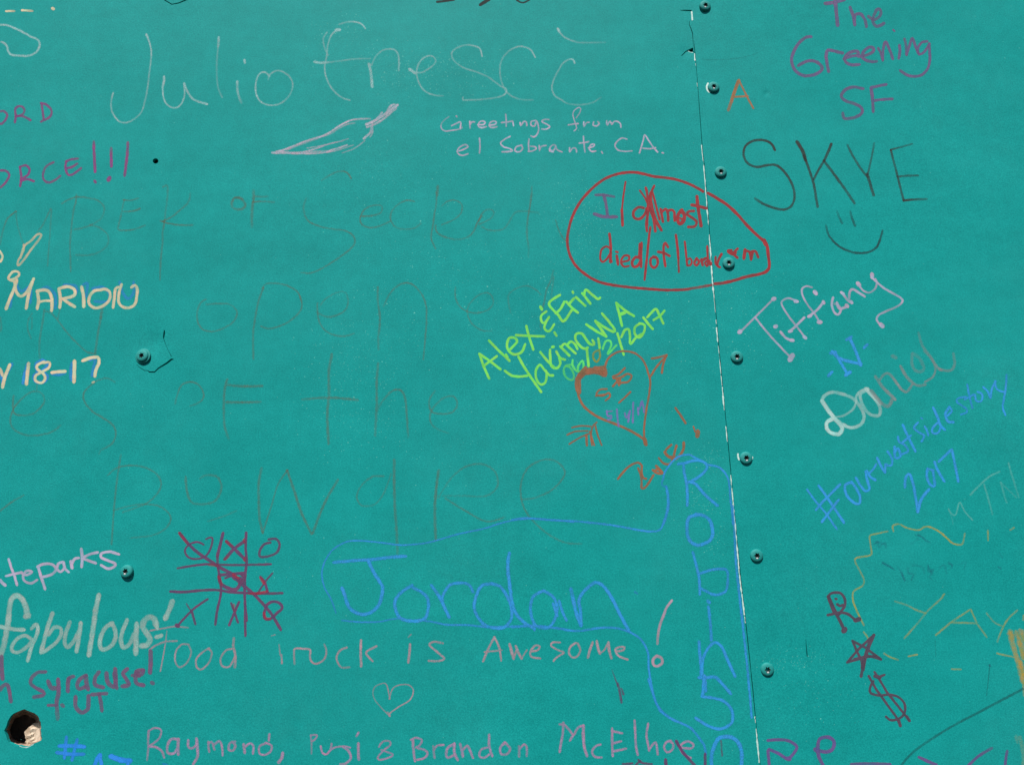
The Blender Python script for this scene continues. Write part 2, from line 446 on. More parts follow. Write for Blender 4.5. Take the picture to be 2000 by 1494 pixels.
DATA = r'''
F 0 0 4.98
W writing;cream;4.5;.9;two short cream dashes and a dot in the top left corner
60,112 100,111 138,112,.5
215,104 260,105 315,111,.4
w7 513,87 518,89
W drawing;chalk;4.6;.55;pale white curved stroke like the foot of an S at the top left edge
0,245,1 70,250 150,280 230,320 300,360 360,385 385,425 375,480 340,520 280,545 200,545 110,535 80,500 65,450 35,420 10,410,.6
W writing;magenta;5;.62;small magenta marker letters ORD cut by the left edge
0,1085 40,1085 70,1120 55,1165 20,1205 0,1205
145,1190 152,1130 150,1060 190,1035 235,1060 225,1110 160,1135 
160,1130 230,1135 295,1170,1.2
405,1010 415,1090 425,1160
400,1005 450,1020 495,1065 500,1110 470,1150 400,1185
F 200 0 4.98
W writing;chalk;3.9;.47;large faint white chalk name in two words along the top
w5 428,338,1.1 440,362,.9
425,340 455,410 475,500 470,600 455,720,.7 440,850 415,980,.7 380,1090,.6 310,1160 230,1195,1 160,1180 110,1120 85,1050,.7 90,960 105,905,1
w5 600,750,1.2 598,790,1 585,850,.9
585,850 592,940 620,1010 680,1050 740,1040 785,980 800,900 795,820
w5 795,815,1 820,880 870,955,.9 930,990 1018,1015,1.2
w5.5 1130,365,1.3 1130,400,1 1126,450,.6
1126,450,.5 1112,620,.4 1115,780 1130,870 1165,950,.5
w5.5 1382,588,1.5 1386,612,1.2
w5.5 1312,798,1.1 1312,850,.8 1320,920 1352,1002,.4
1625,745 1590,710,1 1550,708,1 1510,750 1490,840 1500,930 1550,1000 1640,1028 1740,1005,.6 1820,930,.5 1852,830,.7 1820,750 1750,700 1690,692 1630,730,.8 1612,780,.4
F 500 0 4.98
w7 780,298,1.2 812,294,1.3
780,300,.8 730,350 700,440,.6 685,560 668,680,.7 700,800 760,890 840,955 912,978,.9
810,240,.4 880,220,.6 960,216,1 1030,240,1.1 1062,280,1
690,320,.5 655,380,.5 665,460 700,540,.4
w5.5 572,605,1.4 620,615,1.2 700,610,.6
700,610,.5 820,596 960,578 1110,574,.4
w6.5 1100,628,1 1115,700,.9 1125,780,1 1130,845,1.3
1125,640,.5 1160,560 1230,495 1320,480,.8 1370,510 1390,580,.8 1388,690,.7
w6.5 1498,680,1.3 1545,712,1.1
1545,712,.9 1620,705,.6 1710,650 1748,600 1730,560 1680,545,.9 1610,585 1570,660,.8 1565,740 1600,840,.8 1660,900 1740,930,.6 1820,935,.3
F 800 0 4.98
705,550,1 690,490,1 660,460,.9 560,440,.6 460,470 410,520 430,590,.6 520,660 640,700 760,750,.5 870,830,.6 940,870,.9 925,920,.9 850,950,.6 720,968 600,975 520,975,.8 520,950,.6
1222,560,1.2 1180,490,.9 1120,460 1060,455,.8 980,490,.5 910,560 880,650 885,760 920,860 980,930 1080,970 1200,975,.3
w6 1442,285,1.4 1455,310,1.2
1455,310,1.1 1500,360,.8 1570,395 1640,415,.4 1760,418 1900,415,.2
1605,615,1.2 1590,585,1.2 1550,580,1 1490,620,.6 1440,700,.5 1400,780,.6 1385,860,.7 1410,930 1470,970 1540,1010,.4 1660,1022 1780,1000 1860,950,.15
W drawing;chalkpink;4;.6;white and pink chalk drawing of a chilli pepper under the large white chalk name
F 500 0 4.98
235,1470,1.2 300,1450 400,1410 520,1365 640,1330 720,1290 800,1235 880,1190 960,1165,.8 1060,1158,.7 1110,1160,.5
200,1495,.9 240,1475 360,1430,.4 560,1350 700,1315 800,1255,.6 880,1215 960,1200,.3
300,1462,.5 420,1415,.4 600,1350
180,1494,1 230,1470,1.4 300,1490,1.3 380,1497,1 460,1490,.9 560,1455,.6 680,1410,.3
w3 460,1480,.8 600,1445 720,1400 850,1375,.2
690,1480,1.3 780,1450,.8 885,1415,1.1
w3 840,1490,.4 960,1445,.6 1060,1370,.4
w5 1050,1350,1.2 1085,1320,1 1115,1290,.9 1125,1230,.8
w3.5 1110,1335,.5 1135,1290,.7 1130,1200
w6 1075,1215,1.2 1150,1180 1230,1130,1.1 1300,1080 1375,1025,1.2
w5 1080,1240,.9 1160,1210 1240,1160 1310,1100 1360,1060,.6
w5 1170,1170,.8 1225,1100,1
w5 1280,1080,.8 1310,1035,1.1 1345,1022,1
F 0 0 1
w5 532,299,1 575,299,.9 640,296,.4
w3.4 540,296,.8 600,301,1 650,296,.6 690,284,.5
w3 600,290,.6 640,283 680,272,.4
W writing;lilac;3.4;.75;small pale lilac words Greetings from el Sobrante, CA.
F 800 0 4.98
w3 380,1140,.4 320,1190 305,1240,1 340,1275,1 420,1270 500,1255,.4 510,1240
410,1225,1 455,1205,.8 495,1190,1 493,1255,1
455,1132,.7 460,1140,.5
585,1185,1.1 588,1250,.8 
588,1215,.7 605,1190,.8 632,1190,.9
665,1215,1.2 715,1215,1.1 735,1195 715,1180,.9 680,1190 670,1230,1 700,1245,1.2 745,1235,.8
775,1220,1.2 825,1215,1.1 845,1195 820,1180,.9 785,1195 775,1230,1 805,1245,1 850,1235,.7
935,1115,.6 940,1170,.9 940,1230,.9
895,1195,.9 950,1190 1000,1180,.6
1005,1190,.9 1010,1225,1.2
1075,1195,1.2 1080,1225,.8 1110,1185,.8 1135,1190 1140,1225
1225,1175,.9 1185,1185,.9 1180,1220,1 1215,1230,.9 1235,1180,1 1255,1250,1 1240,1310,1.1 1205,1335,1.1 1180,1325,.8
1355,1165,.6 1310,1165 1285,1185,.9 1340,1215,1 1365,1235,1 1330,1258,1.2 1285,1258,.9
w2.6 1620,1150,.5 1655,1100 1665,1060,.7 1640,1048,.8 1600,1080 1588,1120,.8 1605,1180,.8 1625,1250,.8 1600,1275,1
1545,1218,.8 1590,1210 1640,1205,.9
1695,1190,1.1 1695,1235,.8 1720,1195,.6 1745,1192,.9
1790,1190,.9 1785,1220,1 1820,1228,1 1845,1205,1 1830,1185,.7
F 1000 0 4.98
920,1180,1 925,1220,.8 955,1180,.9 970,1215,.9 995,1185,.8 1030,1185,.9 1055,1210,1 1060,1240,1
165,1355,.9 160,1410 165,1470,.8 
w3.4 160,1475,.9 200,1470 235,1450,1 225,1430,.9 180,1425,.6
265,1420,.9 268,1470 275,1440,.6 290,1425 330,1418,1
365,1455,1 400,1470,.9 425,1425,.8 405,1410 375,1430 365,1470,1 400,1480
425,1420,.8 440,1460 485,1480,.9
560,1440,1.1 562,1480,1.1 590,1445,.9 620,1445,1 628,1480
695,1330,1 700,1400,.9 710,1480,.9
655,1395,.9 700,1390 745,1380,.9
745,1440,1.1 795,1425,1.1 800,1405 770,1410 750,1445,.9 775,1475,1.1 815,1470,.9
w3.4 872,1478,.8 880,1492,.8
1115,1355,.8 1070,1345,.9 1020,1380,1 1002,1420,1.1 1030,1460,1 1090,1475,.9 1165,1470,.8
1240,1490,1 1255,1440 1275,1370,1 1290,1315,1.1 1330,1370 1370,1430 1415,1480,1.1
1275,1445,.9 1330,1450 1395,1440,1.1
w4 1462,1488,.8 1470,1490,.8
F 800 0 4.98
w3.6 680,1350,.9 685,1420,.9 680,1490,.9
975,1330,1.2 920,1360,1 885,1395,1.1 915,1430 980,1450,1 1000,1470,.8 960,1478,1 900,1480,.8
1090,1415,.7 1040,1430,1 1025,1470,1 1070,1478,1 1100,1445,.8 1085,1415
F 0 0 1
893,296,1 904,293,.9 914,287,.8 909,283,.7 899,287,.7 893,295,.9 896,302,1 904,304,.9 914,301,.8
W writing;darkink;5;.85;bottoms of black letters cut by the top edge, above the chalk name
F 800 0 4.98
l 270,22 380,8 430,0
l w7 690,48 770,0
w3.5 1040,0 1070,22 1110,28 1150,10 1165,0
W writing;plum;6.2;.8;purple marker writing in three lines ending in SF at the top right
F 1600 0 4.98
w7 60,38 130,30 245,0
w7.5 155,20 165,120 178,248
w6.4 300,78 330,160 345,245
340,215 350,150,.9 400,140 435,180 450,215 458,262
480,165,.7 530,195 580,170 600,130 590,95 560,100 530,160 520,210 550,258 600,250 628,230
F 1300 0 4.98
1412,362 1360,370 1290,430 1240,520 1225,600 1260,690 1330,735 1400,740 1470,720 1520,680 1510,640 1450,600 1380,598 1310,630 1292,640
1558,545 1570,620 1585,698
1560,550 1570,500 1600,492 1720,520,.9
F 1600 0 4.98
240,575 310,550 370,540 380,510 350,500 290,520 250,560 260,610 320,635 388,630
380,550 440,545 520,510 525,470 480,465 430,510 420,560 460,590 520,605 555,600,.7
w5.5 575,475,.8 600,520 618,590
w5.5 618,580 620,500 645,410 690,500 715,575
w5.5 780,445 785,500 775,570
w3.5 720,295 732,306
w5.5 830,385,.7 845,450 850,535
w5.5 850,530 880,440 905,375 935,450 970,530
w5 1050,405 1000,415 965,460 960,520 1000,525 1050,470 1070,430,.9
w5.5 1070,430 1075,520 1075,600 1050,680 990,735 910,745 850,730 790,690,.7
425,865,.8 330,850 250,880 215,940 260,985 340,1010 410,1050 415,1100 360,1140 290,1155 240,1150 230,1105
505,860 520,980 525,1085
w5.6 505,855 580,838 650,825
w5.6 540,980 620,970 710,965
W writing;orange;4;.75;small orange letter A beside the second seam screw
F 1300 0 4.98
w7 612,1070,.7 650,960,1 690,840,.9 710,790,1
w4.5 640,970 680,850,.8 700,800
712,785 760,880 800,960 852,1055
670,945 800,940
W writing;brownblack;5;.58;large charcoal brown name of four capitals on the right sheet
F 1400 240 3.984
w5.2 452,212,1.2 425,165 370,138 290,140 225,180 208,250,.9 240,315 310,345 400,330 470,335,1 540,400 590,490 605,570,.9 585,640 530,675 450,665 360,630 298,590,.5
w7.5 625,152,1.35 665,215,1.2 690,290
w5.5 680,260,1.1 720,370,.9 755,480,.9 770,570 785,652,.9
w6 890,168,1.3 870,220,1.1 835,295,.9
835,295,.9 790,370,.9 755,440,.7
w5.6 840,305,.9 920,410 1000,520 1070,625,.7
1018,175,.5 1060,260,.8 1130,370,.8 1175,420 
w6.2 1170,400,.9 1195,480,.9 1220,562,.8
w4.4 1225,160,.4 1205,270,.6 1175,400,.7
l 1355,215,.9 1380,310,.8 1420,470,.8 1455,605,.8
w4.2 1355,210,.8 1430,190,.6 1520,165,.5
w4.6 1410,420,.7 1480,412 1565,410,.8
w5 1455,605,1.2 1540,597,.8 1635,595,.4
W drawing;smudge;5;.6;faint dark smiley face under the large charcoal capitals
850,800,.4 875,880,.8 950,960,.9 1050,1005,1 1150,1012,.9 1225,985,.9 1260,940,1.1 1290,840,.6
w5 935,685,.2 955,740,.5 975,780,.5
w5.5 1040,690,.3 1055,750,.7 1075,800,.7
W writing;magenta;5;.75;magenta marker letters ORCE and three exclamation marks at the left edge
F 0 240 3.984
0,372 45,375 72,405 55,450 20,490 0,505
155,345 165,420 158,492
158,345 200,332 228,360 220,400 165,445
170,450 215,440 262,455,1
415,308,.7 360,340 335,400 345,450 385,465 430,445 468,415
515,300 510,350 525,400 560,405 630,355,.8
520,300 560,285 605,280,.5
525,355 560,345 600,320,.7
w6 730,150,.5 730,200,1 735,290 740,380,1.2
w6 738,455,1 742,462,1
w6 865,200,.5 865,260,1 867,340,1.2
w8 845,445,1.1 852,430,1.1
w6 995,158,.7 990,250,1 980,330 970,410,.9
W writing;fadedbrown;4.3;.26;large faded brown pencil warning, MBER OF SECRET opened es of the beware
0,950,.6 20,850 50,760,1 85,720,1.3 125,690,1.4
w3.9 125,690,.6 135,790,.5 160,880 185,950,.5
w3.9 290,850,.5 330,800,.8 360,740 395,670,.7
w3.9 400,680,.6 390,850,.5 378,1000,.6 370,1110,.5
595,560,.5 590,610,1.1 570,700,.7 555,820,.8 545,950,.7 548,1060 550,1155,.7
480,630,.5 530,600,.8 600,578,1.2 680,585,.8 760,605 810,660,.7 790,740,.4 720,790,.8 640,820,.8 580,830,.6
700,795,.8 780,820,.6 840,880 835,950,.5 780,1000 700,1030 590,1028,.5
960,600,1 1010,605,.9 1075,590,.8
958,690,.8 1020,690 1090,670,1.2
940,730,.5 925,790,.8 925,835 1010,835,1 1060,825,.5 1125,800,.8
965,600,.6 955,650,.5 940,730
1270,500,.9 1300,490,.8 1305,560,.6 1290,680,.5 1280,770,.9 1265,860,.7 1265,930 1250,1080,.8 1245,1220,.8
1480,550,.4 1465,620,.6 1400,680,.9 1340,730,.9 1270,765,1.3
1250,765,1 1320,785,1.1 1400,797,1.1 1500,797,.9
F 350 300 3.984
w6.0 490,350,.7 440,345,1.2 410,380,1 420,425,.7 480,435,1.1 515,405,1.2 490,360,.8 440,345,.7
w6.5 578,290,.5 580,350,1.1 570,420,.9 565,500,.8 565,570,.5
590,335,.9 640,338,.7 690,335,.5
580,378,1.2 650,375,1 740,380,.6
1338,195,1.2 1305,150,1.2 1250,140,.6 1190,160,.7 1110,210,.4
990,350,.4 970,400,.5 975,470,.6 1010,530,1 1100,570,.8 1200,590,.9 1300,605,1.1 1360,650,1 1360,710,.8 1300,770,.9 1200,840,.8 1100,900 1020,930,.8 950,928,.6
1415,490,1.2 1500,485,.9 1570,460,.6 1575,410,.7 1510,405,.7 1440,440,.9 1410,500,1 1420,550,1.1 1480,578,1 1560,565,.8 1640,530,.8
1830,375,.9 1770,365,1 1700,400,.6 1655,450 1645,510,.9 1680,570,.7 1750,590,.6 1830,580 1880,545,.5
F 700 320 3.984
w7.2 618,180,1.1 612,240,.9
610,220,.9 605,320,.7 590,400,.9 580,480,1.1 565,570,.9 580,620 600,660,.7
w3.9 650,330,.4 690,295,.8 750,285,.8 805,320,.6 800,380,.7 750,430 650,475,.6
600,480,.7 610,530,1.2 660,565,.9 760,590,.5 850,570,.6 900,520,.7 930,450,1.2 960,410,1
w3.9 940,470,1 1000,445,.7 1045,410,.6 1050,370,.7 1010,355,.6 960,390,.8 935,450
960,490,.5 1010,515,.7 1080,520,.6 1140,500,.5 1180,440,.6 1220,380,.6 1280,370,.5 1400,380,.3
1350,180,.5 1345,260,1 1330,360,.9 1315,450,.8 1312,560,.7 1325,650,.4 1322,720,.3
w3.9 1535,440,.9 1560,520,.7 1600,590,.8 1640,640,.3
F 350 300 3.984
210,1135,.6 170,1160,.7 140,1230,.6 145,1310,.9 180,1365,.7 250,1385,1 330,1365,.7 410,1320,.6 450,1250,.9 430,1200,.6 380,1170 300,1168,.8 210,1175,.5
w5.2 655,1045,1.1 620,1140,.7 600,1230,.9 580,1350,.7 575,1440 577,1560,.8 578,1595,.7
640,1050,.5 680,1015,.6 750,1010,.8 830,1025,.8 900,1060,.8 935,1100,1.3 955,1180,1.1 930,1240,.9 850,1310,.8 760,1350,.8 690,1362,.9 640,1345,.8
1075,1165,.8 1075,1220,1 1090,1310,.8 1140,1380,.7 1220,1415,.7 1290,1420,.9 1360,1400,.5
1080,1240,.7 1150,1270,.7 1220,1260,.9 1290,1220,.7 1315,1150,.5 1290,1080,.4 1220,1085,.4 1140,1130,.5 1100,1180,.5
w5.2 1545,1040,.9 1545,1140,.6 1560,1250,.9 1560,1340,1 1550,1420,.6 1550,1520,.5
1590,1190,.4 1640,1090,.7 1700,1030,.9 1770,1005,1 1830,1030,.9 1890,1100,.9 1920,1180,1 1925,1260,.8 1920,1370,.9 1910,1490,.8 1900,1600,.8
F 700 320 3.984
w3.9 755,960,.4 755,1040,.7 790,1110,.7 850,1150,.8 930,1160,.7 1010,1135,.8 1050,1080,.6 1030,1020,.6 980,1005,.8 910,1040,.6 855,1110,.6 850,1170,.7 880,1240 930,1280 980,1300,.7 1040,1300,.3
w3.9 1185,1160,.3 1170,1090,.5 1170,1020,.5 1230,970,.5 1310,950,.6 1380,980,.6 1420,1020,.5
w4.7 1515,830,.4 1500,900,.6 1465,980,.7 1445,1080,.8 1420,1200,.6 1420,1290,.4
w4.7 1520,880,.6 1510,960,.5 1500,1040,.3
F 0 560 3.984
w3.9 0,240,.8 12,320,.8 0,350,.5
w3.9 250,210,.4 220,260,.6 215,330 240,400,.4
w3.9 250,240,.5 245,330,.5
w5.2 345,180,.5 330,280,.7 310,400,.6 305,500,.5 310,560,.3
w4.4 345,190,.5 390,200,.7 440,250,.7 500,330 560,400,.8 620,460,.6 680,510,.7 740,520,.7
w3.9 465,180,.5 450,250,.5
w6.5 795,170,.8 785,240,.9 
w5.5 785,240,.9 760,380,.7 740,520,.8
w3.9 290,740,.3 285,800,.5
w4.7 105,850,.6 100,940,.9 120,990,1 190,1000,.7 270,980 330,920,.8 345,870,.7 310,820,.5 240,820,.6 160,880,.7 100,960,.9 80,1050,.8 110,1110,.6 190,1150,.7 290,1155,.6 400,1130,.6 470,1080,.5
w4.7 890,740,.4 830,712,.6 760,730,.6 690,780,.8 650,830,1 660,900,.9 720,970,1 800,1020,.9 880,1080,.8 900,1150,.8 870,1220,.7 790,1270,.4 770,1300,.3
F 300 620 3.213
w4.4 135,540,.5 150,480,.7 180,420,.8 240,405,1 290,430,.7 315,490,.9 290,530,.8 230,555,.4
w6.0 462,390,.9 445,460,.9 440,570,.8 445,680,.7 470,760,.5
w6.0 470,425,.8 570,432,1.1 680,430,.9
w6.0 460,532,1 570,532,1 670,530,.8
w6.5 1118,232,.9 1100,340,1 1100,480,.9 1090,620,1.1 1098,790,.8
w6.2 935,515,.7 1040,505,.9 1150,505,1 1280,518,.7
w6.0 1408,290,.8 1400,420,.9 1400,540,.9 1390,740,.5
w5.2 1400,590,.5 1440,520,.5 1500,460,.8 1555,460,.9 1580,520 1590,640,.8 1598,750,.4
w4.7 1765,460,.4 1730,520,.8 1745,590,.9 1820,605,.8 1880,590,.7 1905,540,.7 1880,495,.7 1820,505,.5 1760,560,.6 1735,610,.9 1740,660,.8 1780,700,.4 1850,725,.3
w5.7 200,1000,.7 210,1090,1 240,1160,.7 320,1170,.6 390,1145,.7 425,1070,.8 400,1000,.8 330,990,.5 290,1010,.3
w4.4 340,1278,.3 430,1250,.5 520,1212,.4
w6.2 678,945,.5 660,1040,.9 660,1160,1 665,1260,.8 685,1350,1 
685,1350,.9 740,1180,.7 780,1050,.8 838,960,1 
w6.2 838,960,1.2 880,1080,1 930,1230,1.1 990,1355,1.1 
w6.2 1000,1350,1.1 1070,1170,1.1 1155,1020,.9
w4.4 1445,995,.9 1370,1000,.7 1300,1060,.5 1275,1130,.8 1310,1180,.5 1390,1170,.5 1450,1090,.5 1490,980,.5
w6.8 1510,895,.9 1510,1050,1 1515,1200,.8 1525,1340,.7 1530,1480,.4
w6.5 1788,960,.9 1775,1060,1.1 1765,1200,1 1770,1390,.8
F 700 880 3.984
F 0 0 1
w4.7 856,972,.4 880,935,.5 908,912,.6 940,906,.6 966,920,.7 972,948,.6 950,968,.5 905,968,.4 865,968,.3
w4.7 870,973,.6 910,998,.8 950,1018,.7 985,1010,.5
w4.7 1018,975,.5 1045,972,.6 1080,955,.7 1103,925,.8 1088,902,.7 1060,898,.7 1030,915,.8 1017,950,.8 1025,995,.7 1060,1035,.7 1100,1058,.6 1135,1062,.4
w4.7 236,888,.5 228,940,.8 222,1000,.8 218,1062,.8
w4.4 210,928,.6 232,912,.9 272,910,.8 305,925,.7 314,950,.8 290,980,.7 240,1000,.5
w4.4 222,996,.5 270,985,.6 310,988,.8 333,1008,.8 325,1030,.7 298,1045,.7 255,1050,.3
w4.7 0,998,.8 20,982,.8 46,967,.6
W writing;blue;6.5;.5;soft blue under-colouring behind the cream capitals at the left edge
F 0 240 3.984
130,1260 95,1340 80,1430
130,1260 165,1310 235,1280 235,1400
320,1300 370,1280 430,1340 430,1440
500,1260 590,1270 590,1330 520,1370
650,1260 680,1250 670,1350
720,1290 800,1280 850,1330 840,1390 740,1390
930,1240 960,1330 1000,1370 1040,1320 1040,1240
W writing;cream;6.5;.8;cream marker name in capitals over blue at the left edge
w5 75,1222,1 110,1215 150,1185 140,1160 100,1160 65,1205 80,1225 130,1235,.9
w6.8 130,1225 115,1280 85,1350 48,1445,1
w6 115,1240,.9 125,1310 160,1350 205,1320 262,1215,.9
w6.6 250,1240 225,1330 205,1440,1
290,1310 300,1380 290,1445
290,1310 350,1300 385,1320 405,1380 402,1460
w5 300,1395 350,1385 400,1385
w6.6 460,1300 470,1370 465,1435
460,1290 530,1275 580,1300 575,1345 490,1370 
490,1370 530,1400 580,1430
w7 635,1280 650,1350 652,1428
w6 790,1300 730,1310 695,1360 695,1410 740,1440 800,1425 850,1380 855,1320 820,1295 780,1300
w6 880,1435 890,1360 900,1290 925,1280
w6 945,1260 925,1330 925,1400 960,1435 1010,1438 1050,1410 1065,1350 1068,1290 1050,1265 1025,1280
W writing;cream;4.6;.85;cream looped flourish and letter edge above the cream capitals
w4.6 185,950,.6 180,1000 140,1080 140,1110 175,1080 240,990 310,900 320,870 290,870 240,920 190,960 160,1050
0,1000 20,1040 5,1080
W writing;blue;7;.72;blue marker letters and numerals Y 18-17 under the cream ones
F 0 560 3.984
w8 90,605,.8 60,660 20,740
w7 0,680 15,720
w7 215,600,.7 190,680,1 180,750,1.1
w7 330,570 280,600 290,650 340,670 370,700 340,740 280,740 265,690 330,650 370,600 330,570
w7 405,680,.7 450,685,.8 500,675,.6
w8 560,600,.8 550,660 555,720,1.1
w7 700,570 740,560,.7 730,620 715,690,1
W writing;cream;6.2;.9;cream numerals Y 18-17 at the left edge under the cream name
w7 75,610 55,660 35,710 20,780
w6 0,640,.9 20,690
w7 222,600 215,660 205,755
w5.6 340,590 385,590 380,630 330,660 280,690 275,730 320,748 350,720 340,680 290,640 290,610 340,585
w6.6 405,668 450,662 505,658
w7.5 580,580 578,650 575,738
w6.6 645,575 700,555 760,550 770,590 745,650 738,695
w4 720,745,.6 730,740,.6
W drawing;red;5.6;.85;red marker oval across the seam ringed round I almost died of boredom
F 1080 320 4.33
w5.4 1270,235,.95 1170,180 1060,140,.95 960,120 860,110 780,90 700,75 620,75,1 520,95 420,140 310,230 220,340 160,460 125,600 125,700 150,790 200,870,.95 280,940 380,995 500,1025 650,1045 800,1058 950,1068,.85 1100,1065,.75 1200,1050,.65 1290,1035,.65 1345,1025,.7
w6 1312,250 1390,295 1480,355 1560,430 1640,520 1720,600 1785,655 1810,690 1820,770 1830,860 1810,905 1760,930,.9 1640,955 1520,990,.9 1430,1010,.85 1370,1015,.8
w8 1785,650,1.1 1800,680,1.1
W writing;plum;6;.95;purple grey capital I opening the sentence in the red oval
w5.4 362,265,.55 430,265,.7 515,278,.5
w6 430,270,.7 450,350 462,445,.8
w6.6 350,425,.8 430,448,.9 535,450,.8
W writing;red;5.4;.9;red marker sentence almost died of boredom inside the oval
w3.6 613,155,.9 595,280 582,400
w5.6 583,390 588,520,1
765,375,.8 720,370,.9 680,410 690,460 740,465 780,420 790,380
w4 735,228,.8 790,310 830,420 870,500 920,565
w5 785,205 800,280 805,400 790,500 795,570
w5 855,190 815,290 800,420 795,520
w5.4 825,250 830,350 850,450 865,570
w4.6 840,240 865,330 900,470
w5.4 830,330 860,450 915,560
w5 910,385 920,430 930,490
915,410 950,385 970,410 975,480
975,400 1000,390 1025,410 1030,480
w7 1090,395 1060,430 1055,480 1075,510 1105,480 1110,430 1085,400
w4 1075,460 1095,470
w5.4 1190,400,.9 1150,405 1135,430 1180,460 1215,490 1200,530 1145,535
w6.6 1218,280 1225,360 1240,450 1252,525
w6 1175,350 1230,360 1295,378
w5.2 478,595 488,700 485,830 
w4.4 488,720,.9 450,700 410,730 400,800 420,830 460,800 488,750 
w4.6 485,800 495,830
w4.6 535,745 545,748
540,780 550,850
w4.4 590,830 640,815 640,780 600,780 575,830 600,870 640,865
w5 750,670 745,780 745,870
w5.4 740,800 700,790 670,830 680,870 720,860 745,810
w5 735,680 730,780
w4.6 823,540 810,640 798,760 785,880 775,980
w5 870,790,.9 830,800 825,850 855,880 885,850 880,800 850,785
w5 972,705 950,670 935,700 940,800 950,865
w5 890,745 940,755 985,780
w5 1040,605,1 1052,700 1060,800 
w4 1060,800,.8 1065,915,.8
w4 1115,660 1125,760 1135,860
w3.8 1130,820,.9 1160,800 1175,830 1160,860 1135,860
w4.6 1215,800 1195,840 1215,860 1235,830 1215,800
1255,810 1265,855
1260,820 1290,800,.9
w4.4 1305,700 1308,780 1310,860
w4.4 1305,820 1285,840 1300,865
w4 1325,820 1330,860 1338,840
w4.6 1375,790 1375,840 1390,860
w5 1425,765 1400,810 1390,860 1410,875
w9 1490,742 1520,760 1535,755
w5 1530,750 1560,720
w5 1520,760 1560,795
w4 1480,735 1510,730
w6 1625,730 1615,800
w5 1620,740 1660,745 1675,810
w5 1665,750 1710,740 1735,790
w5 1690,745 1680,800
W writing;lime;5.2;.9;yellow green marker names and the place Yakima WA, slanting up
F 900 540 4.527
l 165,685 200,790 250,900
165,685 260,750 350,820
w4.8 l 205,790 255,750 318,705
w5 250,568 340,660 430,745
w6 400,695 410,715
440,640 495,580 480,545 430,545 408,600 425,660 480,690 540,665 568,600
580,440 600,520 640,645
490,520 600,525 735,530
w4.8 755,310 710,350 715,400 740,410 780,360,.9
w4.8 780,360 750,410 740,460 780,485 825,425
w6 705,270 715,290
w5 828,495 845,522
875,165 780,240 860,340 910,395 980,300
840,325 880,290 915,225
935,225 985,280 1035,320
960,240 1000,195,.9
1020,185 1100,260
w5.4 990,138 992,143
1075,150 1145,240
1090,165 1105,118 1160,160 1210,200 1230,190
390,835 450,875 520,885 590,875
510,710 560,800 620,890 710,1020
w4.8 735,820 700,780 665,830 670,910 710,955 750,930 760,850 745,830
745,830 780,870 815,875
705,670 760,740 820,800
790,650 790,700 800,790 850,810 880,770 870,720
845,665 880,720 920,735
w6 810,625 818,622
880,620 920,660 960,700
w5 885,625 920,595 960,630 1015,680
w5 945,600 975,575 1010,600 1030,640
1120,630 1100,640 1060,620 1015,560 1020,510 1070,505 1110,560 1145,600 1180,600 1165,565
1115,640 1120,700 1130,790
1110,425 1200,485 1285,530
1285,530 1230,450 1190,395
1190,395 1270,450 1350,490 1360,470 1310,400 1250,330
1375,235 1400,330 1425,435
1375,235 1450,300 1530,350
w4.8 1405,345 1450,325
1415,330 1440,320
w5 1215,550 1228,630
W writing;greenteal;4.6;.8;green numerals 06 and 02 of the date, paler than the rest
980,780,.7 930,790 910,830 930,890 985,915 1000,870 970,810 930,790
990,740 990,790 1030,840 1075,830 1085,780 1075,745 1040,790 1035,830
1255,640 1280,575 1320,570 1330,610 1300,685 1375,610
W writing;olive;4.4;.65;brownish zero of the date beside the heart
1225,650 1180,670 1170,720 1200,755 1230,710 1225,650
W writing;lime;5;.9;lime slash and 2017 at the end of the date
1385,505 1410,590 1440,690
1420,535 1450,475 1485,470 1495,520 1500,595 1550,540 1600,510
1580,420 1540,450 1540,510 1580,540 1620,490 1625,430 1580,415
1615,365 1650,410 1695,465
1650,360 1720,290 1750,330 1790,415
w4.8 1705,385 1760,350 1800,305
W drawing;rust;4.4;.85;rust orange heart with an arrow and two initials beside the lime writing
w5 1640,1485 1620,1440,1 1530,1380 1440,1335 1330,1290 1210,1240 1100,1160 1050,1080 1035,1020
w10 1045,1020,1 1040,950 1050,890 1090,850 1130,835
w11 1060,880 1100,850 1160,835 1220,840
w13 1110,840 1180,835 1240,845
w10 1240,850,.95 1275,870 1265,810
w10 1190,815 1260,815
w8 1030,1000 1025,920 1050,870 1100,810
w4.2 1275,800,.9 1300,730 1360,680 1440,660 1540,680 1610,740 1650,830 1675,930 1665,1040 1640,1180 1620,1350 1625,1480
w8 1625,1440 1635,1480
w4.4 1680,880,.9 1730,800 1820,700
w4.6 1690,725,.9 1750,715 1820,695
w4.6 1820,695 1790,770 1778,850
w4.4 1345,885 1400,860 1450,810,.9
1350,900 1420,890 1470,860 1510,880 1480,930 1420,940 1395,950
1345,970 1390,920 1410,900 1400,960
1375,900 1390,940
w4 1290,995 1230,1000 1200,1040 1250,1055 1310,1030 1320,1060 1280,1095,.8
w3.6 1195,1055 1290,1040
w4 1400,1115,.9 1450,1070 1500,1020
w4 1200,1290,.9 1165,1330 1150,1400 1160,1490,.9
w3.6 985,1335,.8 1060,1320 1150,1325
w3.6 940,1400,.6 1010,1370,.8 1120,1365
w3.6 960,1480,.7 1050,1425 1130,1390
w5 1110,1400,.9 1115,1490,.9
w3.6 1140,1370 1180,1490,.9
w3.6 1190,1320 1210,1400 1245,1490,.8
W writing;violet;4;.75;small violet date 5/4/17 inside the heart
w4.4 1290,1190 1300,1235 1330,1230 1325,1260 1300,1265,.9
w3.6 1295,1195 1335,1190,.8
1380,1175,.8 1385,1240 1395,1325
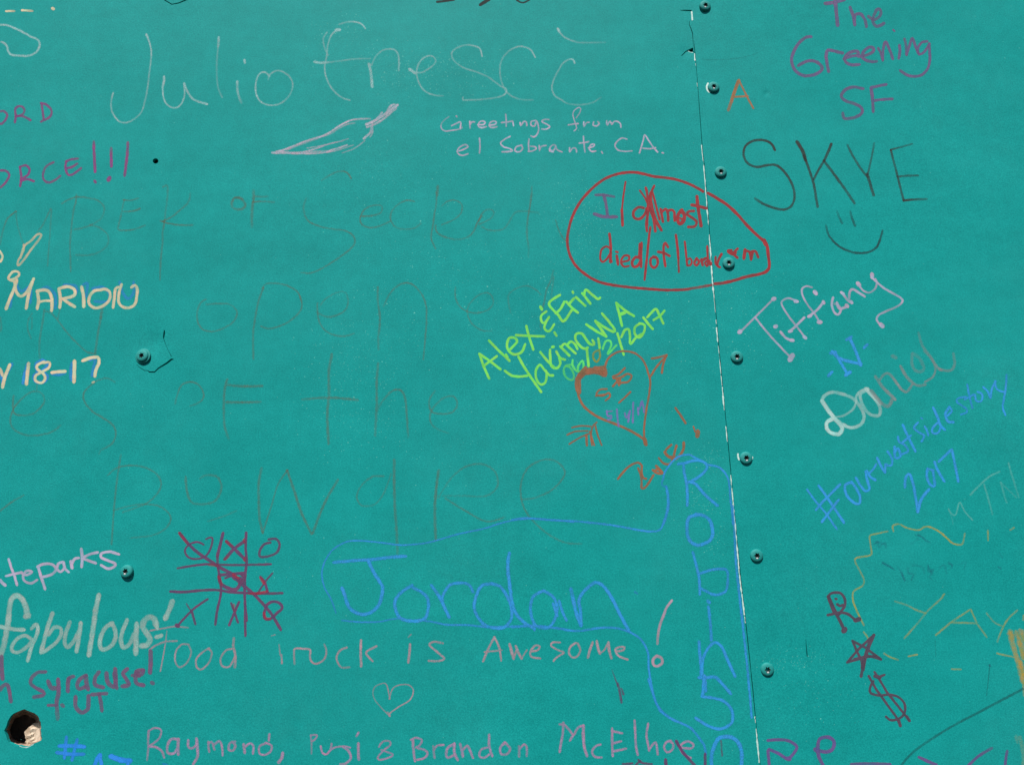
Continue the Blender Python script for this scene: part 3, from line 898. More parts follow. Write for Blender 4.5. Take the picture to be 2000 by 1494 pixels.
1450,1210,.8 1465,1250,.9 1495,1190
1495,1190 1480,1285
1525,1115,.8 1520,1290,.9
1565,1160 1570,1220
w5 1590,1140 1600,1120
1580,1170,.8 1605,1100 1620,1200,.8
W writing;lilacpink;4.2;.8;pale pink name with round dots at its stroke ends, right of the seam
F 1400 500 3.984
w4 l 180,595,.9 300,475,.75 440,335,.75
w9 177,592,1.1 182,588,1.1
w8.5 440,337,1.1 446,334,1.1
w4 300,480,.9 380,580,.7 460,670,.9 565,780,.95
w10 570,805,1 588,775,1
w8 455,550,1 460,548,1
w5 495,590,.9 540,640,.9 585,658,1.1
w6.6 575,655 592,658
w3.8 625,352,.9 560,330,.8 515,345,.9 505,380 560,470,.8 630,560 680,625,.95
w6.6 610,352 625,355
w7 680,628 690,638
w5 565,585 600,560 680,480,.95
w6 565,588 580,585
w3.8 740,245,.5 700,235,.9 665,255,1 665,300 700,370,.7 760,450,.7 800,515,.8
w7.5 762,280 772,292
w8.5 795,515 805,515
w5 720,468,1 780,420,.8 830,360,.95
w7.5 718,470 728,466
w6.6 828,358 832,366
w4.8 905,325,.9 895,380,.9 915,440 945,455,.9 965,420,.8 940,380 900,370,.0
w5.4 935,365,.9 955,410 1000,400,1
w7.5 1010,385 1015,392
w6 970,285 985,295,1.1
w5 985,300,.9 1020,345 1050,365,1
w6.4 1045,355 1052,362
w5 1030,330,.7 1035,280,.8 1060,260,.9 1110,290,1 1150,315,1
w8 1098,215 1108,225
w4 1105,225,.9 1140,270 1190,285,.7 1235,250,.7 1245,205,.8 1235,180,.8
w8.6 1208,145 1210,165
w4.2 1220,180,1 1300,250,.8 1430,325,.9 1442,360 1400,395,.5 1320,430,.5 1260,460,.8 1245,500,.9 1275,540,1
w9.5 1278,535 1288,545
W writing;blue;7;1.0;bright blue crayon letter N between dashes under the dotted pink name
w8 890,755,.85 920,750,1
w7 900,745 960,800 1120,840
w6.6 930,770 970,840 1010,905
w8 1005,925 1035,905
w7 1035,640 1080,740 1120,850
w6 1010,650,.8 1045,630,.9
w7 870,930,.8 895,905,.9
w6 1145,715,.9 1170,690,.7
W writing;white;8;.7;thick white chalk first letters D and a of a slanting name
w8.5 820,1130,.9 860,1190,1 910,1255,1
w7 910,1255,.8 980,1310,.75 1050,1335,.7 1120,1310,.6 1145,1250,.6 1120,1180,.5 1060,1110,.5 980,1075 900,1060,.5 840,1085,.5 815,1130,.6
w5 915,1255,.5 990,1240,.4 1060,1190,.5 1085,1130,.6 1085,1090,.5 1120,1050,.5 1175,1030,.6
w8 910,1265,1 860,1290,1 855,1340,1 890,1375,1.1 950,1385,1.1 975,1340,.9 940,1290,.8 905,1260
w7 1175,1040,.6 1115,1080,.5 1140,1170,.5 1190,1230,.4 1260,1240,.5 1270,1180,.4 1230,1110,.5
w8.5 1160,1035,.6 1215,1090,.75 1270,1150,.5
W writing;mauvegrey;8;.68;faded grey brown last four letters of the slanting chalk name
1200,1050,.6 1250,1110,.7 1300,1160,.7 1340,1165,.8 1360,1120,.6
w7 1235,940,.6 1290,1020,.8 1350,1080,.9 1385,1115,1
w6 1270,960,.6 1310,915,.6 1350,925,.7 1400,990,.9 1440,1040,.9 1480,1055,.9 1520,1000,.7
w6.4 1430,860,.8 1470,930,.7 1520,985,.7 1570,1010,.5 1620,1000,.5
w9 1370,780,.35 1390,790,.35
w5 1620,980,.6 1680,940,.7 1700,870,.5 1660,790,.35 1610,740,.25
w7 1520,760,.25 1520,850,.35 1560,900,.35 1610,880,.3 1580,800,.25 1530,760,.2
w6 1570,600,.2 1600,700,.35 1660,780,.5 1710,860,.8 1740,885,.8
w6 1740,885,.6 1820,890,.5 1850,840,.45 1840,760,.35
W writing;blue;5.8;.95;blue crayon hashtag with 2017 beneath, slanting up on the right
F 1500 700 3.984
w4.6 305,1020 370,1110 440,1190 490,1260 535,1325
395,990 460,1080 520,1170 590,1275
l 375,1175 420,1120 560,980
l 420,1270 480,1190 548,1100
650,965 600,985 610,1060 660,1115 710,1130 715,1070 680,1000 650,960
685,930 720,990 760,1030 790,1010 770,940 760,880
770,875 795,920 835,945
w5 790,890 820,860 840,825,.9
850,775 880,840 910,885
w5 910,885 915,820 925,830 960,830 965,780 930,725
w6 985,690 990,770 1030,760 1010,700 985,730
w5 1010,610,.9 1020,650 1060,670 1090,720 1040,745
1050,520 1085,600 1120,670 1145,720
w5 1050,650 1110,600
w5 1165,500,.9 1135,540 1180,580 1215,600 1195,645
w5 1220,530 1235,560 1245,595
w3.6 1190,462,.7 1200,470
w5 1320,500 1280,540 1280,580 1320,580 1340,540
1285,385 1320,460 1340,520 1375,555
w6 1410,380 1380,430 1400,490 1440,495,.8
w5 1410,380 1430,410 1390,450
w4.6 1540,300,.8 1480,310 1470,340 1540,390 1545,420 1500,435
w4.6 1550,205,.8 1565,290 1590,385
w4 1530,320,.9 1600,280
w4.6 1610,285 1620,330 1660,330 1665,280 1630,260
w4.6 1675,225 1710,260 1730,310 1740,240 1770,180
w4.6 1765,180 1780,240 1830,260
w4.6 1855,130,.7 1850,220,.9 1835,310,.9 1825,380 1845,440,1.1
w6 1065,1000 1070,930 1100,900 1130,980 1150,1090 1165,1190
w7 1165,1190 1190,1100 1250,1020
w6 1240,860,.9 1235,920 1260,980 1295,990 1290,920 1280,870
w4.6 1240,860,.8 1290,870
1295,805 1320,870 1370,955
l 1330,800 1430,705 1480,955
W writing;ghost;4;.42;very faint pale letters MJTN at the right edge
w3.6 1405,1170,.7 1425,1205,.9 1460,1215,1 1490,1120,.9 1530,1190,.9 1590,1255,.8
w3 1405,1175,.3 1430,1240,.3 1440,1290,.2
w4.4 1575,1060,.7 1640,990,.8 1720,920,.8 1800,880,.7
w4.4 1680,980,.6 1710,1080,.7 1745,1210,.5
w4.4 1810,965,.7 1830,1040,.5 1855,1120,.5
w4.4 1870,815,.7 1900,920,.6 1950,1080,.4
w4 1810,965,.4 1930,1080,.3
W drawing;ochre;4;.42;thin ochre zigzag speech bubble outline low on the right panel
F 1540 960 4.343
w4 890,335,.6 885,290,.9 940,275,.6 1000,305,1 1100,325,.8 1150,300,.9 1200,300,1.1 1280,340,1.2 1340,390,1.1 1390,435,1.3 1440,450,.9 1475,440,.7 1495,355,.7
840,335,.6 730,360,1 690,375,.9 695,440,.6 705,510,.9 690,540,.9 580,560,1 565,590,.7 600,660,.6 640,740,.7 635,790,.7 595,818,1.2 550,850,.9 550,930,1.1 590,1030,1.2 640,1130,.7
l 640,1190,.8 700,1275,1
810,1370,.6 860,1400,.9 930,1425,.5
1020,1395,.9 1090,1380,.9
1690,330,.7 1692,410,.8
1880,325,.6 1910,305,.7
w4 1770,1370,1 1830,1385,.8 1910,1400,.6
F 1500 1119 3.984
1430,745,.7 1500,748,.7
W writing;ochre;4.2;.34;faint ochre letters Y A Y inside the bubble
F 1540 960 4.343
905,930,.4 1000,960,.5 1080,1000,.9 1165,1030,.6 
1320,870,1 1280,920,.9 1180,1010,.5 1100,1110,.3 1030,1190,.9 985,1240,.7
l 1250,1215,.9 1380,1105,1 1545,995,.9 1600,1120,.7 1680,1230,.8
1380,1110,.8 1470,1110,1 1580,1115,.7
1680,1030,.5 1750,1110,.5 1820,1140,.6
1940,1005,.5 1860,1080,1 1810,1170,.8 1770,1270,.5
W writing;ochreband;11;.42;thick ochre crayon band cut by the right edge
F 1500 1119 3.984
w14 1885,462,.6 1898,500,.8
w13 1960,455,.6 1975,560,.7 1990,640,.7
w12 1885,470,.7 1900,540,.9 1930,640,1 1960,740,1.1 1985,840,1.1
w10 1930,460,.7 1960,560,.8 1985,660,.9
w8 1980,450,.6 1990,520,.8
w9 1965,690,1 1990,790,1.1 
w5 1985,860,.8 1990,950,.5
w5 1985,360,.9 1990,330
w10 1960,1280,.25 1985,1380,.3 1990,1480,.35
w8 1930,1270,.2 1940,1310,.15
W writing;inkblue;5;.22;faint rubbed blue lettering in two lines inside the bubble
F 1540 960 4.343
745,435,.7 780,430 820,450,.5
800,605,1 860,635,.9 900,660,.5
960,690,.8 980,745,.5
1190,640,.7 1215,690,.8
1100,365,.7 1150,400,.5
1360,610,.6 1380,620,.5
730,440,.8 760,420,.9 760,460,.5
770,470,.5 820,430,.6 825,470,.6
1080,370,.7 1130,380,.8 1160,410,.9 1200,430,.5
1040,440,.3 1100,400,.5
800,600,.9 880,650,.9
930,640,.5 960,690,.9 985,750,.8
1010,650,.5 1020,690,.8 1060,700,.6 1045,745,.7
1060,620,.5 1140,640,.4 1150,690,.4
1185,620,.7 1190,680,.9 1230,660,.9 1200,720,.6 1215,745,.5
1280,650,.4 1320,620,.6 1340,690,.4
1360,600,.6 1390,625,.7 1370,660,.5
1440,620,.3 1500,600,.4 1490,650,.4
1790,520,.5 1810,560,.5
1780,640,.7 1800,650,.7
1700,1470,1.2 1712,1475
F 1300 0 4.98
W mark;pencil;1.4;.22;faint thin scratch running right from the torn seam corner
350,580,.8 500,585,.9 700,570,.9 850,535,.8 960,480,.4
F 1540 960 4.343
W writing;maroon;5.6;.85;dark maroon marker letter R, topmost of three marks on the right panel
w6.4 480,1180,1 430,1080 385,990 345,900
w5.4 345,900 350,870 390,855 440,860 475,900 480,960 450,1010 430,1040
w7 340,890 365,960 390,1020
w5.2 415,955 440,968 460,960
w4.6 400,908 408,910
w5.4 335,1045 360,1040 430,1025 500,1035 560,1080
w9 570,1090 600,1080
w9.5 470,1180 480,1165
W drawing;maroon;4.8;.85;dark maroon five pointed star under the letter R
w6 725,1215 680,1300 625,1490
l w5 500,1445 600,1330 725,1215
l w5 500,1445 640,1405 740,1390
l w5 545,1265 580,1350 625,1440 630,1490
l w5 545,1265 650,1320 785,1420
l w5 785,1420 680,1390 560,1420
l w5 725,1220 690,1300 660,1390 640,1490
F 1500 1119 3.984
w6 l 730,660 738,740 725,800
l 745,670 745,750
W writing;maroon;4.8;.85;dark maroon dollar sign with two bars, below the star
l 785,800 840,900 920,1010 1000,1120 1030,1185
l 830,770 870,830 930,930 1010,1030 1100,1145
w7 835,800 870,810
w5 860,810 905,790
820,840 795,890 800,930 860,950 940,945 1010,960 1060,1010 1065,1080 1035,1120 990,1140 950,1140 920,1115
w6 1020,1150 1030,1185
w6 1080,1115 1100,1145
W writing;purple;6;.8;purple marker letters OPE cut by the bottom edge right of the seam
0,1300 60,1295 150,1300 220,1340 215,1380 155,1440 80,1400 10,1370
w6 0,1380 10,1494
w9 145,1440 165,1445
w9 370,1370 385,1380
w7 385,1375 450,1390 500,1370 515,1310 470,1275 410,1285 390,1330 395,1420 430,1494
650,1485,.8 780,1480 950,1485
1175,1430,1 1240,1460 1310,1490
1740,1360,.5 1640,1420,.8 1560,1494,.9
1860,1385,.8 1850,1440 1845,1494
W mark;pencil;4.4;.42;dark pencil line rising to the right edge
w5.4 1035,1494,.9 1130,1390,.9 1270,1290,.8 1450,1180,.9 1640,1080,.9 1820,985,.9 1980,900,1
w3 1725,710,.6 1715,820,.6 1700,950,.4
w2.4 1300,520,.3 1306,650,.3
W writing;rust;4.6;.85;rust orange word 2ULE with an exclamation mark, climbing under the heart
F 1180 770 5.882
160,970,.9 230,880,.9 310,810,.8 390,785,.9 430,820 430,900 450,960 480,970
390,850,.8 420,920 430,1000 430,1075,1 480,1060 565,930,.9
w5 560,870 600,900 650,910
w6 600,825 640,870 665,900
w5 575,880 620,860 660,890
630,735,.9 680,790 750,800 800,740
770,580,.9 710,640 710,690 780,740
w6 760,720 820,730
w5 830,590 810,660 800,730
w5.4 695,665 745,720 815,735
w5.4 915,555 910,630 870,700 820,740
820,160,.8 870,230,.8 935,330,1
w9 1075,430,1 1070,475,1
w3.4 1025,370,.9 1045,430
F 1080 320 4.33
W drawing;bluefaint;5.4;.78;long blue crayon outline wrapping the two large blue names
F 1180 770 5.882
F 600 980 3.831
w4 1992,150 1850,135 1650,125,.9 1480,150 1320,200,.8 1130,240,.9 960,290,.8 850,312,.9 700,322,.9 560,305,1 400,290,1 290,300,.9 190,360,.8 130,450,.8 110,540,1 130,640,.9 180,730,.8 215,830,.4
w4 260,885,.8 400,898,.9 540,895,.9 640,875,.8 720,870,.8
w4.6 870,885,.8 960,900,.9 1050,918,1 1200,920,1 1350,935,1 1520,930,1 1700,925,1 1850,940,1 1992,962,.9
F 1000 980 3.557
w4.6 0,125,.9 90,112,.9 250,125,.9 450,135,.9 600,150,1 720,165,1 850,190,1.1 960,205,1.2 1030,190,1.1 1060,120,1 1085,50,1.1 1090,0,1.1
w5 0,870,1 150,860,1 300,875,1 450,895,1 600,875,1 720,875,1 820,905,1.1 900,960,1 945,1050,1 950,1150,1.2 970,1280,1.2 1000,1390,1 1040,1450,1.1 1090,1494,1.1
F 1180 770 5.882
w6 680,1490,1 720,1370,1.1 735,1200,1.2 715,1060,1.1
w4.4 715,1060,.7 665,1040,.5 680,960,.8 700,890,.9 760,800,1.1 830,730,1.1 900,700,1.1 980,695,1 1050,730,1.1 1150,780,1.1 1200,810,1.1 1300,830,1.1 1370,880,1.2 1420,960,1.2 1440,1060,1 1450,1200,.9 1470,1350,.9 1480,1490,1
F 1000 980 3.557
w5.4 1533,30,.7 1545,200,.8 1555,400,.9 1575,600,1 1600,820,1 1620,1000,1.1 1640,1200,1.1 1655,1360,1.1 1665,1494,1.1
F 1060 1194 4.98
w5.6 1150,970,1.2 1250,1040,1.1 1360,1090,1.1 1450,1140,1 1530,1240,.9 1570,1300,.9 1590,1390,.8
w5.6 1030,660,1.1 1070,790,1.1 1110,900,1.1 1150,970,1.2
W writing;bluefaint;7.4;.92;large blue crayon name written across inside the blue outline
F 600 980 3.831
l w7 200,452,.9 350,438,.9 480,432 600,415 735,405
w7.6 455,435,1 500,530,1 545,600,1 565,650,1 545,750,.9 500,810,.9 430,840,.9 360,825,.9 310,780,1 285,710,1 262,645,1.1
w7 785,625,.9 740,650,.9 680,700,.9 655,760,1 675,840,.9 720,880,1 810,890,1.1 880,870,1 905,800,1 900,720,.9 850,670,.9 790,640,.9
w7.4 930,625,.9 970,680,.9 1010,750,1.1 1060,860,1.1
w6.4 1010,740,.9 1020,690,.9 1070,620,.9 1150,605,.9 1210,620 1240,670
w7 1380,610,.9 1300,630,.9 1260,720,.9 1250,800 1290,880 1340,925 1430,945,1.1 1490,925,1 1530,860,.9 1520,760,.9 1480,680,.9 1440,630,.9 1380,610
w7.6 1512,385,.9 1500,480,1 1515,620,1 1530,740,1 1560,830,.9 1620,900,.9 1700,945,.9
w6.6 1760,665,.9 1690,710,.9 1670,800,.9 1690,890,.9 1720,930,.9 1800,940,1 1850,880,.9 1870,790,.9 1840,710,.9 1770,665
w6 1840,760,.9 1870,850
w6 1885,740,.9 1910,820,.9 1940,885,.9
F 1000 980 3.557
w8 410,605,.9 430,700,1 450,780,1 480,855,1.1
w7.4 480,855,1 475,750,.9 465,680,.9 510,610,.9 580,560,1 640,590,1 700,680,1.1 750,780,1.1 810,890,1.1
w5 150,850,.9 155,890
w5 855,625,.4 870,635,.4
W writing;bluefaint;7;.92;blue crayon letters stacked downward beside the seam
F 1180 770 5.882
w6 850,800,.9 920,790,1 1010,765,1 1090,760,1 1160,790,1.1 1180,850,1 1120,920,1 1050,970,1 970,1010,1.2
w6.4 910,800,1 920,900,1 945,1010,1.1 955,1120,1 955,1270,1
w6.6 980,1005,1.2 1050,1030,1.1 1120,1110,1 1200,1190,1 1300,1275,1
F 1000 980 3.557
w7.4 1290,90,1 1230,110,1 1215,180 1230,260,.9 1290,300,.9 1370,270,.9 1395,215,1.1 1375,130,1 1330,95,1 1280,85,1
w6 1257,350,.9 1280,440,1 1300,530,1 1305,640,1
w6 1300,500,1 1370,475,.9 1440,465,.9 1495,480,.8 1495,590,.8 1470,630,.9 1410,645,.9 1350,620,1 1310,600,1
w8 1363,690,.8 1370,696,.8
w6.6 1365,730,.8 1378,840,.9 1382,900,.9 1385,960,.9
w6.4 1300,970,.8 1305,1060,1 1315,1150,1.1 1310,1220,1
w6.6 1320,1220,1 1325,1100,1 1360,1020,1 1410,975,1 1460,1010,1.1 1495,1090,1 1550,1210,1.1
w7 1300,1220,.9 1350,1220,1 1410,1215,.9 1450,1250,1 1520,1330,1.2
w8 1335,1210,1 1345,1310,1 
w7 1335,1230,1 1325,1340,1.1
F 1060 1194 4.98
w6.6 1550,825,1.1 1660,840,1 1760,870,1 1830,940,1 1850,1020,1.1 1830,1090,1 1750,1135,1.1 1680,1135,1.2 1590,1100,1.1 1490,1035,1.1
w8.5 1640,1494,1 1645,1380,1 1690,1260,1 1740,1220,1.1 1830,1220,1.2 1900,1270,1.1 1935,1370,1.1 1935,1494,1.1
W writing;dustpink;4;.72;dusty pink chalk sentence Food Truck is Awesome!
F 0 1194 4.98
w3.8 1460,185,.7 1600,160,.8 1700,145,.8 1830,155,.4
F 280 1194 4.98
w4.4 60,370,.9 100,340,.9 200,295,.8 325,285,.7
w3 228,190,.3 215,300,.8 190,450,.9 165,580,1
w4 440,320,.8 370,320,.8 315,390,.9 310,480,.9 350,540,.8 420,500,.6 465,400,.5 440,325,.6
w4.2 640,355,.9 580,390,.8 515,460,.9 520,540,.9 570,560,.8 640,490,.6 665,400,.6 630,360,.9
w4.2 870,360,.9 800,380,.8 750,460,.9 770,530,1 840,530,.9 890,440,.9
w5.6 880,260,.5 875,330,.7 895,430,1 890,540,.7
w3.4 1320,320,.3 1330,420,.6
w4.6 1342,420,.9 1348,500,1
w3 1245,235,.4 1280,225,.6
w4.4 1470,510,.3 1465,400,.7 1475,360,1 1550,360,1.1 1620,370,1 1620,440,.8 1640,490,.9 1690,505,.8 1760,460,.8 1780,380,.7 1760,320,.5
F 640 1194 4.0
w4.4 150,280,.9 100,300,.9 70,350,.9 80,400,.8 110,435,.8 170,435,.5
w5.6 260,225,1.1 258,320,1 262,425,.9
w4.6 380,270,.9 300,320,.9 350,385,1
w5.4 643,255,1 640,320,.9 630,395,.8
w3 630,200,.4 652,178,.8
w4.6 900,245,.6 830,235,.9 795,260,1 850,310,.9 910,365,1 860,385,.9 790,383,.8
w5 1215,385,.9 1260,280,.8 1303,200,1.1
w4.6 1303,200,1.1 1340,280,1 1355,380,.7
w3.8 1225,315,.8 1290,308 1360,300,.8
w6 1422,255,1 1440,320,1 1452,365,.9
w4.4 1452,365,.8 1475,300,.7
w5.6 1470,270,.9 1490,320,.9 1515,365,.9
w3.6 1515,365,.8 1555,300,.7
w4.4 1590,310,.9 1640,300,.9 1655,270,.8 1620,265,.8 1585,310 1590,350,1 1660,365,.9
w4.2 1815,240,.9 1760,240,.9 1745,265,1 1800,300,.9 1845,320,1 1790,355,.9 1765,385,1
F 1060 1194 4.98
w4.6 320,305,1 270,340,1 255,400,1 290,445,.9 340,430,.7 365,370,.6 340,310,.8
w5.4 485,300,1 460,370,1 440,445,.9
w5.6 525,290,1.1 540,360,1.1 555,405,1
w4 555,405,.9 600,370,.8 635,305,.9
w5.6 640,300,1.1 645,370,1 668,450,.8
w4.6 715,385,1 780,375,.9 795,345,.8 745,345,.9 705,370,1.1 740,430,1.1 825,465,.9
W writing;rosechalk;5;.72;pink exclamation mark with a ring for its dot, after the word Awesome
w5.2 1190,0,.9 1150,100,.9 1125,200,.7 1115,310,.5
w5.6 1110,430,.9 1075,460,1 1075,510,1 1110,530,1 1160,500,.9 1155,450,.8 1110,430
F 1000 980 3.557
w5 1110,685,1.2 1070,740,1 1050,800,.9
W mark;plumdark;5;.5;purple dash low between the two lines of pink writing
F 1060 1194 4.98
w3.4 675,570,.3 700,640,.6 730,720,.8
w5.4 730,700,.7 750,780,1 765,880,1
w5 765,750,.7 785,800,1
W drawing;dustpink;3;.65;small thin pink chalk heart under the words Truck is
F 640 1194 4.0
w3 485,680,.9 460,570,.8 410,565,.5 360,600,.4 360,670,.4 410,740,.4 470,800,.7
w3 480,680,.8 510,600,.8 570,570,.8 640,575,.9 670,620,1 640,690,1.2 560,740,1.2 490,790,1.2 480,815,1.2
w5 470,790,.8 484,812,1
W writing;pinkcrayon;4.8;.7;pink crayon line of family names along the bottom
F 280 1194 4.98
w4.8 35,1440,.5 45,1340,.6 45,1250,.7 50,1160,.8
w4.4 50,1160,.8 110,1130,.9 170,1150,.9 160,1220,.8 110,1270,.7 50,1310,.9
w5.4 60,1310,1 130,1320,.9 180,1360,.9 200,1415,.9
w5.6 330,1240,1 270,1240,.9 235,1300,.9 235,1370,1 290,1380,1 330,1330,.9
w6.6 340,1240,.9 335,1320,.9 340,1385,.8
w5.4 435,1250,1 435,1310,.9 470,1330,.9 510,1300,.9
w6 515,1235,1 525,1330,1 525,1410,.9 485,1480,.9
w5 630,1265,.8 635,1320,.7 640,1360,.6
w5 635,1280,.9 665,1265,.8 690,1340,.6
w5 690,1290,.7 740,1260,1 765,1320,1 770,1395,1.1
w5.4 890,1265,.9 840,1280,.8 830,1340,.8 870,1350,.8 895,1300,.8 860,1265,.7
w6 975,1290,.8 985,1370,.8
w5 990,1310,.8 1040,1280,1 1070,1310,1 1065,1380,.9
w5 1225,1190,.8 1220,1250,.8
w4.8 1190,1280,.9 1130,1310,1 1130,1380,1 1190,1390,1 1240,1350,1 1245,1300,.9 1190,1275
w6.4 1355,1375,1 1345,1420,.9 1315,1465,.9
w4 1630,1200,.7 1635,1300,.5 1635,1380,.5
w4 1630,1200,.8 1690,1200,.9 1670,1240,.8 1640,1260,.6
w4.6 1725,1310,1.1 1740,1370,1.1 1780,1385,.9 1820,1340,.7 1830,1285,.9
F 640 1194 4.0
w4 0,1105,.7 45,1065,.9 120,1050,.9 175,1060,.9
w5.4 120,1055,1 165,1090,1 180,1145,1 140,1185,1 100,1190,.8
w5 225,970,.7 240,945,1
w6 240,1030,.8 240,1090,.9 242,1150,.9
w4.2 400,1055,.7 430,1015,.7 480,1010,.7 490,1040,.7 440,1080,.8 395,1130,.8 400,1155,.9 460,1145,.9 510,1115,.6 420,1080,.7
w5.4 665,1000,.9 670,1080,.9 682,1165,1
w4.6 650,1000,.8 690,985,.9 735,1000,.9 720,1040,.8 690,1060,.8
w5 700,1065,.8 760,1080,.9 780,1110,1 750,1145,.9 700,1155,.9
w5 825,1050,.7 830,1100,.8 835,1140,.6
w4.6 830,1080,.7 855,1045,.9 905,1040,1.1
w5.4 985,1035,.9 940,1060,.9 925,1110,.9 940,1140,1 985,1120,1
w6 990,1030,.9 990,1100,1 1015,1155,1
w6 1035,1035,.8 1050,1085,.9 1055,1130,.8
w5 1055,1080,.8 1090,1045,.9 1110,1080,1 1135,1140,1
w5.4 1262,960,.9 1262,1050,.9 1285,1125,1
w5 1250,1060,.8 1200,1075,.9 1185,1125,.9 1220,1140,1 1260,1115,1
w5.4 1385,1020,.9 1350,1060,.9 1355,1110,.9 1400,1110,.8 1425,1070,.7 1385,1020,.9
w5 1495,1050,.6 1495,1130,.6
w4.8 1500,1070,.8 1535,1035,1 1555,1060,1 1555,1125,.9
F 1060 1194 4.98
w5.4 200,1080,1 195,1180,.9 180,1270,.9 165,1360,1
w5.2 165,1095,.7 210,1100,1 260,1150,.8 300,1195,1 340,1130,1 395,1105,1.1
w5 300,1195,1 265,1250,.9
w6.2 395,1110,1 395,1220,1 405,1320,1 430,1400,.9
w5 560,1290,.9 510,1310,.9 480,1360,.9 510,1410,1 570,1415,.9
w5.2 675,1135,.8 675,1250,.9 680,1400,1
w5 675,1160,.9 770,1180,1
w5 680,1280,.9 760,1260,1
w5.2 690,1355,1 750,1345 810,1330,1
w5.2 893,1060,1 900,1180,1 905,1290,1.1 925,1390,1.1
w5 1025,1090,1 1010,1190,.9 1020,1270,1 1035,1350,1
w5 1035,1340,.9 1070,1290,.9 1100,1270,1 1110,1320,1 1118,1385,1
w5 1245,1255,.9 1200,1270,.9 1180,1320,.9 1210,1365,.9 1260,1340,.9 1270,1290,.8 1235,1255
w5 1340,1320,.9 1440,1330,.8 1465,1290,.9 1410,1260,.9 1350,1290,1 1340,1340,1 1380,1390,1 1440,1420,.9
W writing;plumdark;5.6;.8;purple strokes crossing the last pink name at the bottom edge
w6.4 1300,1260,1 1340,1330,1 1400,1410,.9 1480,1494,.9
w6 1580,1385,.9 1580,1494,1
w4 1735,1255,.5 1745,1400,.4
w7 1195,1440,.9 1200,1494,1.1
w5 780,1480,.6 870,1475,.7
w5 930,1440,.6 970,1470,.8 1060,1480,.8
w5 950,1450,.5 900,1494,.7
W writing;lilacpink;5.4;.85;pale pink word ateparks at the left edge beside the screw
F 0 1020 4.98
w6 0,560,.9 25,590 50,610
85,360 110,440 140,520 165,605
w5.2 60,520 140,500 210,485
w5.2 215,495 260,510 310,480,.9 260,470 225,520 240,570 300,590 360,560
w5.8 370,430 400,530 420,590 438,645
w5.6 365,430 420,405 500,405,.9 545,450,.9 510,500 440,525 410,530
w5.4 610,385 570,400 555,450 590,480 625,440 620,390
w5.4 620,400 635,450 665,480
w6.4 690,380 700,440
w5.4 700,400 725,355 765,345
w6 790,260 800,340 795,430
w5.4 950,290 870,310 810,345 860,370 930,395
w5.6 1155,310 1070,285 990,300 985,340 1050,370 1120,400 1110,430 1050,450 985,415
W writing;chalkgrey;9.8;.74;large pale grey chalk word fabulous! at the left edge
w13 255,910,1 270,905
w11.5 265,900,1 250,820,.9 210,740,.9 160,710,.9 110,750,.9 90,850,.9 80,960,.9 60,1080,.9 40,1180,.9 10,1280,.8
w8.5 0,1010,.9 80,1030,1 150,1038 230,1042,1
w8 310,1030,.6 350,990,.8 370,1030,.9 350,1110,.9 310,1200,1 270,1340,1.1
w7.5 300,1130,.8 250,1100,.8 180,1120,.8 120,1190,.9 120,1250,.9 180,1260,.8 260,1210,.8 320,1140,.8
w9 510,885,1 470,1000,.9 440,1110,.9 400,1260,1
w8 470,1090,.7 530,1020,.8 590,1030,.8 590,1100,.8 530,1180,.8 420,1260,.9
w8.4 680,970,.7 640,1080,.8 630,1170,.8 660,1210,.9 720,1150,.8 770,1050,.7
w9 785,980,1 770,1100,.9 745,1250,1
w10.5 960,710,.9 930,850,.9 910,1000,.9 890,1130,.9 865,1285,1
w9 1090,980,.8 1020,1030,.8 975,1130,.9 975,1210,.9 1010,1235,.9 1090,1190,.8 1125,1110,.8 1110,1020,.7 1080,985,.7
w9 1235,950,.9 1190,1060,.9 1175,1150,.9 1200,1215,.9 1260,1180,.8 1300,1090,.7
w11 1330,990,.8 1325,1100,.9 1320,1270,1
w12 1520,1000,.8 1500,940,.7 1450,920,.7 1400,960,.7 1390,1020,.7 1430,1080,.8 1460,1140,.8 1430,1190,.9 1380,1200,.8
w7.5 1520,960,.9 1530,1030,1
w11 1675,770,.8 1650,840,.9 1610,930,.9
w9 1525,1112,1 1565,1100,1
W drawing;plummix;5.2;.82;purple and red tic-tac-toe grid with a winning diagonal of noughts
F 300 1000 4.98
w4.6 235,545,.9 380,520 530,505 700,512 900,512 1140,505
w5.4 165,770,.9 300,775 450,760 600,755 750,775 900,785 1100,790 1250,785
w6 675,205,1 640,350 620,430
w5 620,400 625,520 645,650 655,780 620,950 600,1090
w5.4 900,200,1 895,350 905,470 890,620 885,750 890,900 905,1050
w5 890,900 890,1050 893,1200
w6.4 255,205 340,310 440,400 560,480 640,535
w6.8 640,535 760,600 850,690 920,750 990,810
w6 990,810 1090,920 1160,1010 1235,1140
w4 485,315 430,290 350,310,.9 305,370 330,430 400,455 500,430 555,350 570,250 510,260,.8
w6.6 710,285 790,360 890,460
w6.4 880,285 790,350 690,455
w5 1135,295,.8 1080,310 1035,370 1035,430 1110,430 1200,390 1225,310 1190,260 1120,265
w7 635,620 650,690 720,735 800,750 840,690 800,640
w6 760,600 790,650 850,640 840,700 880,640 850,600
w5 700,640 760,620 820,650
w6 650,610 760,600 880,590
w4 1155,595,.7 1090,670 1010,790
w5.6 1040,630 1080,680 1110,780
w4.6 755,885 790,980 820,1070
w5 830,875 780,990 735,1095
w4.6 525,845 400,930 300,1030 230,1105
w3.4 320,890,.5 370,970,.9
w5 370,960 405,1085
w5.6 1100,900 1075,980 1080,1030 1130,1040 1200,980 1250,930 1220,880 1150,870 1090,910
w8 225,1100 235,1105
W writing;redbright;5;.55;bright red crayon accents on the tic-tac-toe grid
w6 250,205,1 330,305,.4
w6.6 710,285,1 760,330,.3
